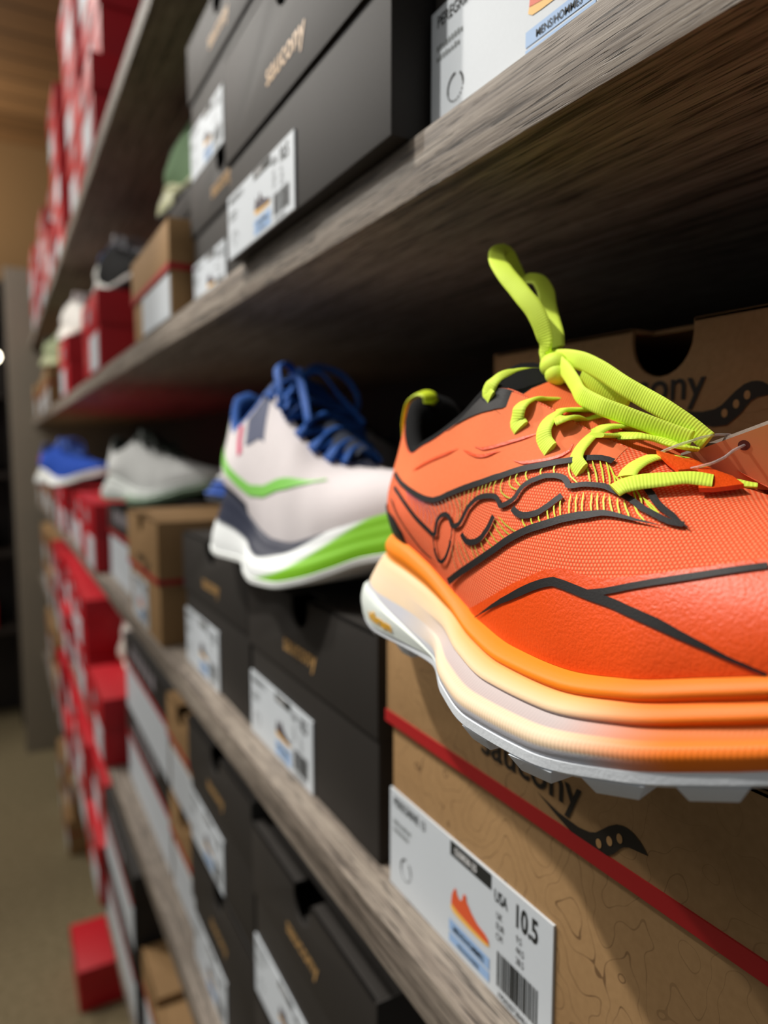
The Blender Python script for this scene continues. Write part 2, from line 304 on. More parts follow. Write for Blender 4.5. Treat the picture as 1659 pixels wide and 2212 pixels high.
SHOE = {'black':[(2.3,0,[(1.79,0.719),(2.2,0.714),(2.75,0.669),(3.22,0.607),(3.55,0.561),(3.82,0.534),(4.07,0.524),(4.31,0.536),(4.54,0.551),(4.78,0.549),(5.01,0.544),(5.25,0.541),(5.48,0.549),(5.71,0.566),(5.93,0.584),(6.15,0.599),(6.34,0.617),(6.52,0.634),(6.71,0.654),(6.87,0.672),(7.03,0.692),(7.17,0.714),(7.31,0.737),(7.44,0.759),(7.56,0.779),(7.68,0.802),(7.81,0.822),(7.93,0.84),(8.05,0.85),(8.2,0.85)]),(1.9,0,[(4.1,0.293),(4.18,0.313),(4.19,0.343),(4.22,0.376),(4.27,0.406),(4.36,0.431),(4.5,0.441),(4.62,0.429),(4.68,0.404),(4.72,0.381),(4.84,0.376),(4.97,0.386),(5.05,0.404),(5.11,0.421),(5.16,0.436),(5.23,0.454),(5.32,0.466),(5.42,0.481),(5.53,0.494),(5.66,0.504),(5.8,0.511),(5.95,0.516),(6.08,0.516),(6.16,0.504),(6.2,0.489),(6.32,0.496),(6.43,0.509),(6.52,0.521),(6.59,0.536),(6.64,0.554),(6.69,0.571),(6.76,0.589),(6.84,0.604),(6.92,0.619),(7.01,0.632),(7.09,0.647),(7.18,0.662),(7.26,0.669),(7.35,0.679),(7.44,0.684),(7.52,0.684),(7.59,0.674),(7.62,0.659),(7.69,0.664),(7.77,0.674),(7.85,0.684),(7.93,0.692),(8.01,0.697),(8.09,0.702),(8.17,0.707),(8.25,0.709),(8.34,0.707),(8.41,0.702),(8.49,0.699),(8.57,0.694),(8.65,0.689),(8.73,0.682),(8.8,0.674),(8.86,0.667),(8.93,0.657),(9.0,0.649),(9.07,0.644),(9.13,0.637),(9.19,0.632),(9.25,0.624),(9.31,0.619),(9.37,0.614),(9.43,0.612),(9.49,0.612),(9.55,0.612)]),(1.5,0,[(4.11,0.213),(4.12,0.185),(4.15,0.16),(4.2,0.143),(4.33,0.155),(4.45,0.19),(4.54,0.223),(4.6,0.251),(4.65,0.278),(4.68,0.303)]),(0.7,0,[(4.11,0.213),(4.11,0.231),(4.1,0.251),(4.11,0.271),(4.14,0.293)]),(0.7,0,[(4.68,0.303),(4.71,0.321),(4.72,0.338),(4.73,0.353),(4.74,0.371)]),(2.2,0,[(5.05,0.343),(5.11,0.326),(5.2,0.313),(5.34,0.313),(5.49,0.323),(5.61,0.338),(5.72,0.356),(5.8,0.376),(5.88,0.393),(5.94,0.411),(5.99,0.429),(6.04,0.446)]),(2.2,0,[(6.54,0.494),(6.61,0.484),(6.7,0.479),(6.8,0.479),(6.91,0.486),(7.01,0.496),(7.1,0.506),(7.18,0.519),(7.25,0.534),(7.32,0.549),(7.38,0.564),(7.44,0.581),(7.5,0.596),(7.55,0.612)]),(2.6,1,[(4.43,0.055),(4.73,0.123),(5.0,0.173),(5.24,0.208),(5.48,0.243),(5.69,0.273),(5.9,0.303),(6.11,0.331),(6.3,0.358),(6.48,0.381),(6.65,0.401),(6.84,0.424),(7.0,0.444),(7.17,0.464),(7.33,0.484),(7.48,0.504),(7.62,0.524),(7.76,0.539),(7.9,0.554),(8.05,0.566),(8.19,0.579),(8.33,0.591),(8.47,0.596),(8.61,0.596),(8.75,0.596),(8.88,0.594),(9.01,0.594),(9.12,0.594),(9.23,0.591),(9.33,0.589)]),(2.0,1,[(8.58,0.805),(8.69,0.805),(8.81,0.784),(8.91,0.757),(9.01,0.732),(9.09,0.704),(9.18,0.682),(9.27,0.664),(9.37,0.647),(9.45,0.629),(9.54,0.612),(9.63,0.596)]),(1.8,0,[(2.07,0.609),(2.42,0.576),(2.76,0.521),(3.03,0.469),(3.25,0.421),(3.44,0.383),(3.62,0.351),(3.79,0.331),(3.95,0.311),(4.1,0.293)]),(0.7,0,[(2.08,0.464),(2.32,0.396),(2.55,0.323),(2.77,0.266),(2.97,0.218),(3.16,0.183),(3.34,0.15),(3.51,0.123),(3.72,0.113),(3.93,0.113)]),(2.7,2,[(5.33,0.0),(5.63,0.055),(5.97,0.113),(6.28,0.158),(6.56,0.19),(6.83,0.221),(7.08,0.251),(7.32,0.278),(7.54,0.298),(7.75,0.298),(7.96,0.293),(8.16,0.286),(8.37,0.278),(8.57,0.271),(8.77,0.261),(8.94,0.248),(9.1,0.236),(9.25,0.221),(9.38,0.206),(9.51,0.188),(9.63,0.168),(9.75,0.15),(9.87,0.13),(9.99,0.113),(10.11,0.093),(10.22,0.075),(10.33,0.058),(10.45,0.04),(10.56,0.02),(10.67,0.003)]),(1.9,0,[(8.21,0.288),(8.53,0.301),(8.81,0.318),(9.08,0.338),(9.29,0.353),(9.5,0.366),(9.69,0.378),(9.89,0.391),(10.09,0.406),(10.28,0.419),(10.46,0.431),(10.66,0.444)])],'stripes':[(0.06,[(2.38,0.689),(2.6,0.667),(2.82,0.634),(2.98,0.602),(3.08,0.566),(3.13,0.534),(3.15,0.499),(3.14,0.464)]),(0.09,[(2.75,0.654),(2.95,0.622),(3.11,0.589),(3.23,0.556),(3.31,0.524),(3.34,0.491),(3.35,0.459),(3.32,0.424)]),(0.12,[(3.06,0.617),(3.22,0.584),(3.35,0.551),(3.44,0.521),(3.5,0.491),(3.51,0.459),(3.51,0.424),(3.48,0.391)]),(0.14,[(3.3,0.584),(3.43,0.554),(3.53,0.524),(3.6,0.496),(3.65,0.464),(3.67,0.434),(3.66,0.401),(3.62,0.366)]),(0.17,[(3.48,0.559),(3.59,0.529),(3.68,0.504),(3.75,0.476),(3.79,0.446),(3.8,0.416),(3.79,0.383),(3.75,0.348)]),(0.2,[(3.64,0.539),(3.74,0.511),(3.82,0.486),(3.88,0.459),(3.92,0.431),(3.93,0.401),(3.91,0.368),(3.87,0.336)]),(0.23,[(3.79,0.526),(3.87,0.499),(3.95,0.471),(4.02,0.444),(4.05,0.416),(4.06,0.386),(4.03,0.353),(3.99,0.318)]),(0.26,[(3.91,0.519),(4.01,0.489),(4.09,0.464),(4.15,0.434),(4.19,0.406),(4.18,0.373),(4.15,0.341),(4.1,0.306)]),(0.29,[(4.04,0.521),(4.11,0.504),(4.16,0.489),(4.2,0.474),(4.23,0.456),(4.24,0.436),(4.23,0.419),(4.22,0.401)]),(0.32,[(4.16,0.524),(4.21,0.511),(4.26,0.499),(4.3,0.486),(4.32,0.474),(4.34,0.459),(4.34,0.446),(4.32,0.431)]),(0.34,[(4.28,0.529),(4.33,0.519),(4.38,0.506),(4.41,0.494),(4.44,0.481),(4.45,0.469),(4.44,0.456),(4.43,0.444)]),(0.37,[(4.41,0.536),(4.46,0.524),(4.5,0.511),(4.54,0.499),(4.56,0.484),(4.57,0.471),(4.56,0.456),(4.55,0.444)]),(0.4,[(4.53,0.544),(4.59,0.526),(4.64,0.509),(4.68,0.491),(4.71,0.474),(4.71,0.459),(4.7,0.441),(4.66,0.429)]),(0.43,[(4.66,0.544),(4.74,0.516),(4.8,0.491),(4.86,0.466),(4.88,0.444),(4.88,0.421),(4.84,0.401),(4.78,0.378)]),(0.46,[(4.78,0.541),(4.85,0.516),(4.92,0.491),(4.97,0.466),(4.99,0.444),(4.97,0.424),(4.93,0.404),(4.87,0.386)]),(0.49,[(4.93,0.539),(4.94,0.519),(4.95,0.499),(4.96,0.479),(4.96,0.459),(4.98,0.439),(4.98,0.419),(4.99,0.398)]),(0.52,[(5.08,0.536),(5.08,0.521),(5.08,0.506),(5.08,0.491),(5.08,0.476),(5.08,0.461),(5.09,0.449),(5.1,0.434)]),(0.56,[(5.23,0.536),(5.22,0.524),(5.21,0.511),(5.2,0.499),(5.19,0.486),(5.18,0.474),(5.17,0.461),(5.16,0.446)]),(0.6,[(5.38,0.541),(5.36,0.531),(5.35,0.521),(5.33,0.511),(5.32,0.504),(5.32,0.494),(5.31,0.484),(5.31,0.474)]),(0.64,[(5.56,0.551),(5.53,0.544),(5.51,0.534),(5.49,0.526),(5.48,0.516),(5.47,0.506),(5.46,0.499),(5.46,0.489)]),(0.67,[(5.67,0.559),(5.64,0.551),(5.63,0.544),(5.61,0.536),(5.6,0.526),(5.6,0.519),(5.6,0.511),(5.6,0.501)]),(0.69,[(5.78,0.569),(5.76,0.559),(5.73,0.551),(5.72,0.544),(5.71,0.534),(5.71,0.526),(5.72,0.519),(5.72,0.511)]),(0.73,[(5.92,0.579),(5.89,0.569),(5.86,0.561),(5.84,0.551),(5.82,0.541),(5.82,0.534),(5.82,0.524),(5.84,0.516)]),(0.77,[(6.08,0.591),(6.04,0.581),(6.0,0.571),(5.97,0.559),(5.96,0.549),(5.96,0.539),(5.98,0.529),(6.0,0.519)]),(0.81,[(6.24,0.604),(6.2,0.586),(6.16,0.569),(6.16,0.551),(6.2,0.539),(6.29,0.531),(6.4,0.526),(6.51,0.526)]),(0.86,[(6.41,0.619),(6.4,0.607),(6.38,0.594),(6.38,0.581),(6.42,0.571),(6.48,0.566),(6.56,0.564),(6.64,0.566)]),(0.91,[(6.58,0.637),(6.56,0.624),(6.53,0.614),(6.52,0.604),(6.55,0.594),(6.6,0.589),(6.64,0.584),(6.71,0.581)]),(0.99,[(6.8,0.662),(6.78,0.654),(6.76,0.644),(6.75,0.634),(6.76,0.627),(6.78,0.619),(6.81,0.614),(6.85,0.612)]),(1.0,[(7.12,0.702),(7.09,0.694),(7.08,0.687),(7.06,0.679),(7.05,0.669),(7.06,0.662),(7.08,0.657),(7.09,0.649)]),(1.0,[(7.32,0.737),(7.31,0.727),(7.29,0.717),(7.29,0.709),(7.29,0.699),(7.31,0.692),(7.32,0.687),(7.35,0.682)]),(1.0,[(7.5,0.764),(7.53,0.747),(7.55,0.729),(7.58,0.714),(7.62,0.702),(7.69,0.694),(7.75,0.687),(7.81,0.684)]),(1.0,[(7.73,0.805),(7.78,0.789),(7.82,0.774),(7.86,0.762),(7.9,0.747),(7.93,0.729),(7.97,0.714),(8.0,0.699)]),(1.0,[(7.85,0.822),(7.89,0.807),(7.93,0.789),(7.98,0.774),(8.02,0.757),(8.05,0.742),(8.09,0.724),(8.12,0.707)]),(1.0,[(7.97,0.837),(8.01,0.82),(8.05,0.802),(8.1,0.784),(8.13,0.767),(8.17,0.749),(8.2,0.729),(8.22,0.712)]),(1.0,[(8.07,0.842),(8.12,0.825),(8.17,0.807),(8.21,0.787),(8.25,0.769),(8.28,0.752),(8.31,0.732),(8.33,0.714)]),(0.43,[(4.7,0.281),(4.71,0.261),(4.72,0.241),(4.72,0.221),(4.75,0.203),(4.78,0.185),(4.82,0.17),(4.88,0.158)]),(0.45,[(4.8,0.308),(4.82,0.288),(4.84,0.268),(4.88,0.251),(4.91,0.233),(4.96,0.218),(5.02,0.206),(5.08,0.193)]),(0.47,[(4.9,0.318),(4.92,0.301),(4.96,0.283),(5.0,0.266),(5.04,0.251),(5.1,0.238),(5.16,0.226),(5.22,0.213)]),(0.5,[(5.04,0.326),(5.06,0.308),(5.09,0.293),(5.13,0.278),(5.18,0.266),(5.23,0.253),(5.28,0.241),(5.35,0.231)]),(0.57,[(5.35,0.306),(5.36,0.298),(5.37,0.288),(5.4,0.281),(5.42,0.273),(5.44,0.266),(5.48,0.258),(5.51,0.253)]),(0.6,[(5.47,0.313),(5.48,0.306),(5.49,0.298),(5.52,0.293),(5.54,0.286),(5.57,0.281),(5.6,0.276),(5.64,0.271)]),(0.64,[(5.66,0.336),(5.67,0.328),(5.69,0.323),(5.71,0.316),(5.73,0.311),(5.76,0.306),(5.79,0.301),(5.83,0.298)]),(0.67,[(5.79,0.358),(5.82,0.353),(5.86,0.348),(5.9,0.346),(5.94,0.341),(5.99,0.338),(6.03,0.333),(6.08,0.333)]),(0.7,[(5.92,0.386),(5.96,0.381),(6.0,0.376),(6.04,0.371),(6.08,0.366),(6.13,0.361),(6.19,0.358),(6.24,0.353)]),(0.73,[(6.02,0.421),(6.07,0.414),(6.12,0.406),(6.17,0.398),(6.23,0.393),(6.28,0.386),(6.35,0.381),(6.41,0.378)]),(0.74,[(6.08,0.436),(6.14,0.429),(6.2,0.424),(6.27,0.416),(6.34,0.409),(6.41,0.404),(6.48,0.398),(6.56,0.396)]),(0.76,[(6.14,0.449),(6.23,0.444),(6.3,0.436),(6.38,0.429),(6.46,0.424),(6.54,0.419),(6.63,0.416),(6.72,0.414)]),(0.93,[(6.78,0.471),(6.8,0.466),(6.81,0.459),(6.83,0.454),(6.85,0.451),(6.88,0.446),(6.9,0.441),(6.93,0.439)]),(1.0,[(6.98,0.486),(7.0,0.481),(7.0,0.476),(7.01,0.471),(7.03,0.466),(7.05,0.464),(7.07,0.459),(7.08,0.456)]),(1.0,[(7.15,0.504),(7.16,0.499),(7.16,0.494),(7.17,0.489),(7.19,0.486),(7.2,0.481),(7.21,0.476),(7.24,0.474)]),(1.0,[(7.31,0.549),(7.32,0.539),(7.32,0.531),(7.33,0.524),(7.34,0.516),(7.36,0.509),(7.36,0.501),(7.39,0.496)]),(1.0,[(7.44,0.571),(7.44,0.561),(7.44,0.551),(7.45,0.544),(7.46,0.534),(7.48,0.526),(7.49,0.519),(7.51,0.511)]),(1.0,[(7.53,0.599),(7.54,0.589),(7.54,0.576),(7.55,0.566),(7.56,0.554),(7.57,0.544),(7.58,0.534),(7.6,0.524)]),(1.0,[(7.7,0.632),(7.7,0.619),(7.7,0.604),(7.7,0.591),(7.71,0.579),(7.72,0.566),(7.73,0.554),(7.75,0.541)]),(1.0,[(7.81,0.644),(7.81,0.632),(7.81,0.617),(7.81,0.604),(7.83,0.591),(7.84,0.579),(7.85,0.566),(7.88,0.556)]),(1.0,[(7.92,0.657),(7.92,0.642),(7.93,0.629),(7.93,0.614),(7.94,0.602),(7.95,0.589),(7.97,0.576),(7.98,0.566)]),(1.0,[(8.06,0.667),(8.07,0.654),(8.08,0.642),(8.09,0.627),(8.09,0.614),(8.11,0.602),(8.13,0.591),(8.14,0.579)]),(1.0,[(8.17,0.674),(8.17,0.662),(8.18,0.647),(8.19,0.634),(8.21,0.622),(8.22,0.612),(8.24,0.599),(8.26,0.589)]),(1.0,[(8.28,0.677),(8.29,0.664),(8.29,0.652),(8.3,0.639),(8.32,0.629),(8.33,0.617),(8.35,0.607),(8.37,0.596)]),(1.0,[(8.37,0.677),(8.38,0.664),(8.41,0.652),(8.42,0.642),(8.45,0.629),(8.47,0.619),(8.5,0.609),(8.53,0.602)]),(1.0,[(8.51,0.674),(8.53,0.664),(8.54,0.652),(8.56,0.639),(8.58,0.629),(8.6,0.619),(8.62,0.609),(8.65,0.599)]),(1.0,[(8.64,0.672),(8.65,0.659),(8.68,0.647),(8.7,0.637),(8.73,0.627),(8.76,0.617),(8.78,0.607),(8.81,0.599)]),(1.0,[(8.81,0.657),(8.85,0.647),(8.88,0.637),(8.91,0.627),(8.95,0.619),(8.98,0.612),(9.02,0.604),(9.05,0.596)]),(1.0,[(8.16,0.825),(8.25,0.799),(8.32,0.777),(8.38,0.749),(8.44,0.722)]),(1.0,[(8.32,0.782),(8.38,0.769),(8.45,0.754),(8.49,0.734),(8.53,0.714)]),(1.0,[(8.41,0.784),(8.48,0.769),(8.53,0.754),(8.57,0.734),(8.61,0.714)]),(1.0,[(8.5,0.794),(8.6,0.769),(8.69,0.742),(8.76,0.712),(8.83,0.682)]),(1.0,[(8.7,0.747),(8.77,0.732),(8.83,0.717),(8.88,0.697),(8.93,0.674)]),(1.0,[(8.89,0.709),(8.99,0.694),(9.09,0.674),(9.17,0.652),(9.25,0.627)]),(1.0,[(8.9,0.707),(9.01,0.679),(9.11,0.657),(9.21,0.637),(9.32,0.624),(9.43,0.617),(9.53,0.609)])],'mud':[(5.05,0.003),(5.52,0.083),(5.9,0.143),(6.24,0.193),(6.54,0.231),(6.84,0.263),(7.12,0.298),(7.36,0.328),(7.62,0.346),(7.85,0.351),(8.09,0.346),(8.33,0.346),(8.57,0.351),(8.78,0.361),(8.99,0.371),(9.17,0.381),(9.33,0.391),(9.48,0.401),(9.63,0.411),(9.77,0.421),(9.93,0.431),(10.07,0.444),(10.21,0.454),(10.36,0.466),(10.5,0.479),(10.65,0.494)],'l1':[(1.79,0.719),(2.27,0.709),(2.92,0.647),(3.39,0.584),(3.72,0.541),(4.02,0.524),(4.3,0.536),(4.56,0.551),(4.84,0.549),(5.12,0.541),(5.39,0.544),(5.65,0.561),(5.92,0.581),(6.16,0.602),(6.39,0.622),(6.6,0.642),(6.8,0.664),(6.99,0.687),(7.16,0.712),(7.32,0.737),(7.46,0.764),(7.61,0.789),(7.74,0.812),(7.89,0.835),(8.04,0.847),(8.2,0.85)],'eye':[(4.08,1.0),(4.22,0.982),(4.36,0.98),(4.5,0.977),(4.66,0.962),(4.82,0.94),(4.98,0.915),(5.15,0.892),(5.31,0.877),(5.46,0.872),(5.6,0.88),(5.75,0.887),(5.88,0.902)],'hc':[(2.0,0.266),(2.22,0.271),(2.33,0.243),(2.47,0.178),(2.58,0.118)],'emboss':[[(5.22,0.717),(5.45,0.692),(5.68,0.702),(5.91,0.717),(6.11,0.734),(6.3,0.754),(6.47,0.774),(6.63,0.797),(6.77,0.825)],[(6.4,0.672),(6.6,0.672),(6.78,0.687),(6.95,0.707),(7.09,0.727),(7.24,0.754),(7.35,0.782),(7.44,0.82),(7.43,0.865)],[(3.07,0.812),(3.36,0.817),(3.57,0.827),(3.76,0.832),(3.95,0.83),(4.13,0.825),(4.31,0.817),(4.49,0.81),(4.67,0.799)],[(4.87,0.752),(5.02,0.717),(5.17,0.687),(5.32,0.667),(5.46,0.662),(5.6,0.667),(5.73,0.677),(5.85,0.687),(5.98,0.697)]],'laces':{'top':[(0.0895,-0.0274,0.11),(0.0866,-0.0268,0.1124),(0.0884,-0.0265,0.115),(0.0899,-0.024,0.118),(0.0919,-0.019,0.1203),(0.0927,-0.012,0.1215),(0.0927,-0.005,0.1218),(0.0921,0.0,0.122)],'e2':[(0.107,-0.0282,0.0991),(0.104,-0.0274,0.102),(0.1043,-0.027,0.1054),(0.1038,-0.023,0.1084),(0.1024,-0.016,0.1095),(0.1022,-0.009,0.1096),(0.1004,-0.002,0.1083)],'e3':[(0.1221,-0.0289,0.0917),(0.1183,-0.0279,0.0945),(0.1168,-0.027,0.0977),(0.1158,-0.023,0.1023),(0.1147,-0.016,0.1052),(0.1148,-0.009,0.1055),(0.113,-0.002,0.1044)],'e3b':[(0.1193,-0.0246,0.101),(0.1213,-0.0224,0.1021),(0.1159,-0.01,0.102),(0.1184,-0.004,0.1033)],'e4':[(0.1362,-0.0292,0.0854),(0.1324,-0.028,0.0883),(0.1303,-0.024,0.0927),(0.1297,-0.018,0.097),(0.13,-0.012,0.0993),(0.1306,-0.006,0.0996),(0.1306,0.0,0.0981)],'e4b':[(0.1336,-0.0206,0.0965),(0.1341,-0.013,0.0963),(0.1401,-0.01,0.0962),(0.1444,-0.006,0.0951),(0.15,-0.003,0.093),(0.1521,0.001,0.0921)],'e5':[(0.1491,-0.0245,0.0841),(0.1485,-0.022,0.0862),(0.1487,-0.018,0.0884),(0.1497,-0.013,0.0898),(0.1508,-0.008,0.0898),(0.1515,-0.003,0.0891)],'e6':[(0.1508,-0.0309,0.0806),(0.152,-0.0291,0.0818),(0.155,-0.0262,0.083),(0.1603,-0.0217,0.0839),(0.1643,-0.0175,0.0844),(0.1692,-0.0139,0.0837)],'e6b':[(0.166,-0.006,0.0836),(0.1685,-0.004,0.0831),(0.1714,-0.0025,0.0825),(0.1736,-0.001,0.0822)],'loop_back':[(0.092,0.0,0.1257),(0.0892,-0.002,0.1279),(0.0902,-0.003,0.1317),(0.0891,-0.004,0.1372),(0.086,-0.005,0.1436),(0.0797,-0.006,0.1507),(0.072,-0.006,0.1581),(0.0655,-0.005,0.1642),(0.0593,-0.002,0.1695),(0.0553,0.002,0.1735),(0.0539,0.006,0.1748),(0.0539,0.009,0.1722),(0.0564,0.01,0.1665),(0.0606,0.01,0.1618),(0.064,0.011,0.1617),(0.0684,0.012,0.1604),(0.0723,0.012,0.1561),(0.0764,0.01,0.1488),(0.0819,0.007,0.1412),(0.0874,0.004,0.1347),(0.0913,0.001,0.1285)],'loop_fwd':[(0.0921,-0.001,0.1256),(0.0999,-0.002,0.1247),(0.1082,-0.003,0.1228),(0.1168,-0.003,0.1191),(0.1266,-0.003,0.1134),(0.1348,-0.002,0.1087),(0.1426,-0.001,0.1043),(0.1492,0.001,0.0996),(0.1549,0.003,0.0946)],'end_fwd':[(0.0953,-0.003,0.1245),(0.1042,-0.006,0.1198),(0.1119,-0.009,0.1143),(0.1175,-0.011,0.1098),(0.1249,-0.011,0.1064),(0.1324,-0.009,0.1034),(0.1393,-0.006,0.1004),(0.1452,-0.003,0.0977),(0.1514,0.0,0.0951)],'fold':[(0.1084,-0.003,0.1167),(0.1144,-0.002,0.1138),(0.1208,0.0,0.1103),(0.1254,0.002,0.1076)]},'knot':(0.0944,-0.003,0.1226),'knot2':(0.0966,-0.004,0.118),'tab':[(0.0004,-0.0088,0.0975),(-0.0002,-0.0088,0.1035),(0.0006,-0.0084,0.1095),(0.004,-0.0074,0.116),(0.0085,-0.0056,0.1185),(0.013,-0.0042,0.117),(0.0145,-0.004,0.112)],'keeper':[(0.1505,-0.0139,0.0913),(0.1502,-0.004,0.0897),(0.1519,-0.001,0.0894),(0.155,0.0,0.0879),(0.1598,0.001,0.0853),(0.1617,0.0005,0.084),(0.1704,-0.0071,0.0844),(0.1748,-0.0086,0.0824),(0.1733,-0.0124,0.0819),(0.1713,-0.016,0.0814),(0.1687,-0.0188,0.0813),(0.1672,-0.0136,0.0839),(0.1643,-0.0123,0.0856),(0.1619,-0.0137,0.0862),(0.1603,-0.0164,0.0859),(0.1562,-0.0156,0.088)],'slot':[(0.1537,-0.0095,0.0877),(0.1546,-0.0095,0.0873),(0.157,-0.0055,0.0873),(0.1565,-0.0055,0.0877)],'filament':{'lo':[(0.15,-0.0125,0.0857),(0.1549,-0.0132,0.0857),(0.1603,-0.0135,0.0865),(0.1641,-0.012,0.0875),(0.1655,-0.009,0.0884),(0.1648,-0.003,0.0899),(0.1642,0.002,0.0919),(0.1619,0.008,0.0946)],'hi':[(0.1477,-0.01,0.0907),(0.1498,-0.0095,0.0918),(0.1531,-0.008,0.0933),(0.1553,-0.004,0.0948),(0.1562,0.001,0.096),(0.157,0.006,0.0965),(0.1574,0.009,0.0965),(0.1603,0.01,0.0949)]}}
TAG0 = (.1464, .002, .0908); TAGX = (.055, .026, .0247); TAGY = (.004, .004, -.010); TAGY2 = (.006, .010, -.036)
# ---------------------------------------------------------------- room
mb = MB(); mb.box(-5, 4, -1.5, 8, -.05, 0); 
carpet = mat('carpet', S(140, 126, 98), .95, .1); t = NT(carpet); v = t.coord()
t.base(t.ramp(t.noise(v, 60, 4), [(.3, S(112, 101, 76)), (.7, S(140, 127, 99))])); t.bump(t.noise(v, 400, 2), .5, .003)
struct(mb.build('floor', carpet, smooth=False))
planks = mat('ceiling_planks', S(150, 108, 66), .6); t = NT(planks); v = t.coord(scale=(1, 1, 1))
br = t.n('ShaderNodeTexBrick', {'offset': .4}, Vector=v, Color1=S(150, 112, 72), Color2=S(112, 80, 46), Mortar=S(66, 45, 24), Scale=1.0, Mortar_Size=.012, Brick_Width=2.4, Row_Height=.24)
gr = t.noise(t.coord(scale=(2, 30, 30)), 1.2, 4)
t.base(t.mix(t.math('MULTIPLY', gr, .45), br.outputs[0], S(92, 64, 36)))
mb = MB(); mb.box(-5, 4, -1.5, 8, 3.50, 3.56); struct(mb.build('ceiling', planks, smooth=False))
tan = speckled('tan_wall_paint', S(152, 120, 80), .8, 60, .03, .05)
mb = MB(); mb.box(-5, 4, 5.5, 5.6, 0, 3.50); struct(mb.build('wall_far', tan, smooth=False))
mb = MB(); mb.box(.62, .70, -.9, 5.5, 0, 3.50); struct(mb.build('wall_right', M['back'], smooth=False))
# ---------------------------------------------------------------- shelving
XS = .160; Y0, Y1 = -.45, 3.62; DEPTH = .62
taupe = speckled('taupe_panel', S(150, 141, 126), .6, 40, .05, .04)
unit = tag(empty('shelving_unit', (XS, 0, 0)), 'long grey wood shelving unit holding rows of shoe boxes', 'shelving')
TOPS = {'a': 1.581, 'b': 1.213, 'c': 1.932, 'd': .855, 'e': .485}
for k in 'abcde':
    mb = MB(); mb.box(0, DEPTH - XS, Y0, Y1, TOPS[k] - .025, TOPS[k]); mb.build('shelf_board', M['shelf'], unit, bevel=.0012)
mb = MB(); mb.box(.44, .455, Y0, Y1 + .04, 0, 2.26); mb.build('back_panel', M['back'], unit, smooth=False)
mb = MB(); mb.box(-.095, .455, Y1, Y1 + .04, 0, 2.26); mb.build('end_panel', taupe, unit, bevel=.003)
# a second, dark display unit beyond the end panel
gond = tag(empty('display_unit', (.06, 4.30, 0)), 'dark display unit beyond the taupe end panel at the left edge', 'display unit')
dk = speckled('dark_unit_board', S(44, 36, 30), .6)
mb = MB(); mb.box(-1.2, 0, .0, .03, 0, 2.28); mb.build('back_panel', dk, gond, smooth=False)
mb = MB(); mb.box(-.0, .02, -.30, .03, 0, 2.28); mb.build('side_panel', dk, gond, smooth=False)
mb = MB(); mb.box(-1.22, -1.2, -.30, .03, 0, 2.28); mb.build('side_panel', dk, gond, smooth=False)
for z in (.5, .9, 1.3, 1.7, 2.25):
    mb = MB(); mb.box(-1.2, 0, -.30, 0, z, z + .025); mb.build('shelf_board', dk, gond, smooth=False)

# ---------------------------------------------------------------- shoe boxes
# box frame: origin at the front, near lower corner; x into the shelf, y along the shelf (far = left in view), z up
def panel(mb, W, p0, p1, z0, z1, off, mi=0): mb.quad((-off, W - p0, z0), (-off, W - p1, z0), (-off, W - p1, z1), (-off, W - p0, z1), mi)
def panel_text(mb, W, txt, p, z, size, off, bold=0, sx=1., mi=0, center=None):
    V, F = text_mesh(txt, size, bold, sx)
    if center is not None: p = center - .5*(max(a for a, b in V) + min(a for a, b in V))
    mb.add([(-off, W - p - a, z + b) for a, b in V], F, mi)
def panel_poly(mb, W, pts, off, mi=0): mb.add([(-off, W - p, z) for p, z in pts], [tuple(range(len(pts)))], mi)
SWOOSH_T = [(.106, .0886), (.1183, .0857), (.1286, .0850), (.1340, .0858), (.1369, .0872), (.1425, .0922), (.1460, .0946), (.1489, .0954), (.1512, .0954), (.1532, .0949), (.1562, .0932), (.1591, .0904)]
SWOOSH_B = [(.106, .0886), (.1170, .0842), (.1249, .0815), (.1300, .0795), (.1336, .0788), (.1395, .0793), (.1450, .0835), (.1475, .0866), (.1492, .0882), (.1515, .0893), (.1544, .0897), (.1591, .0904)]
def logo(parent, W, z, m, size=.0182, swoosh=False, center=None, sx=1.0, off=.0026):
    """shop-brand lettering, with the river emblem on the kraft boxes"""
    mb = MB(); panel_text(mb, W, 'saucony', 0, z, size, off, bold=size*.012, sx=sx, center=W*.5 if center is None else center)
    lo = mb.build('logo_lettering', m, parent, smooth=False)
    if swoosh:
        dp = (W*.5 if center is None else center) - .1003; dz = z - .0905
        dots = [(.1385, .0840), (.1432, .0873), (.1475, .0904)]
        mb = MB(); n = len(SWOOSH_T)
        for i in range(n - 1):
            q = [SWOOSH_T[i], SWOOSH_T[i+1], SWOOSH_B[i+1], SWOOSH_B[i]]
            mb.add([(-off, W - p - dp, zz + dz) for p, zz in q], [(0, 1, 2, 3)])
        for p, zz in dots:
            mb.add([(-off - .0002, W - p - dp + .0013*math.cos(a), zz + dz + .0017*math.sin(a)) for a in np.linspace(0, 6.28, 14)[:-1]], [tuple(range(13))], 1)
        mb.build('emblem', [m, M['kraft_plain']], parent, smooth=False)
    return lo
PIC_U = [(0, .30), (.02, .62), (.07, .82), (.12, .95), (.16, .78), (.24, .66), (.30, .74), (.34, 1.0), (.40, 1.02), (.42, .84), (.55, .62), (.72, .44), (.90, .38), (.99, .28), (1.0, .16), (.85, .14), (.5, .17), (.2, .22)]
PIC_S = [(-.02, .16), (.0, .32), (.2, .24), (.5, .18), (.85, .15), (1.0, .18), (1.02, .10), (.9, .02), (.5, .0), (.2, .02), (.05, .05)]
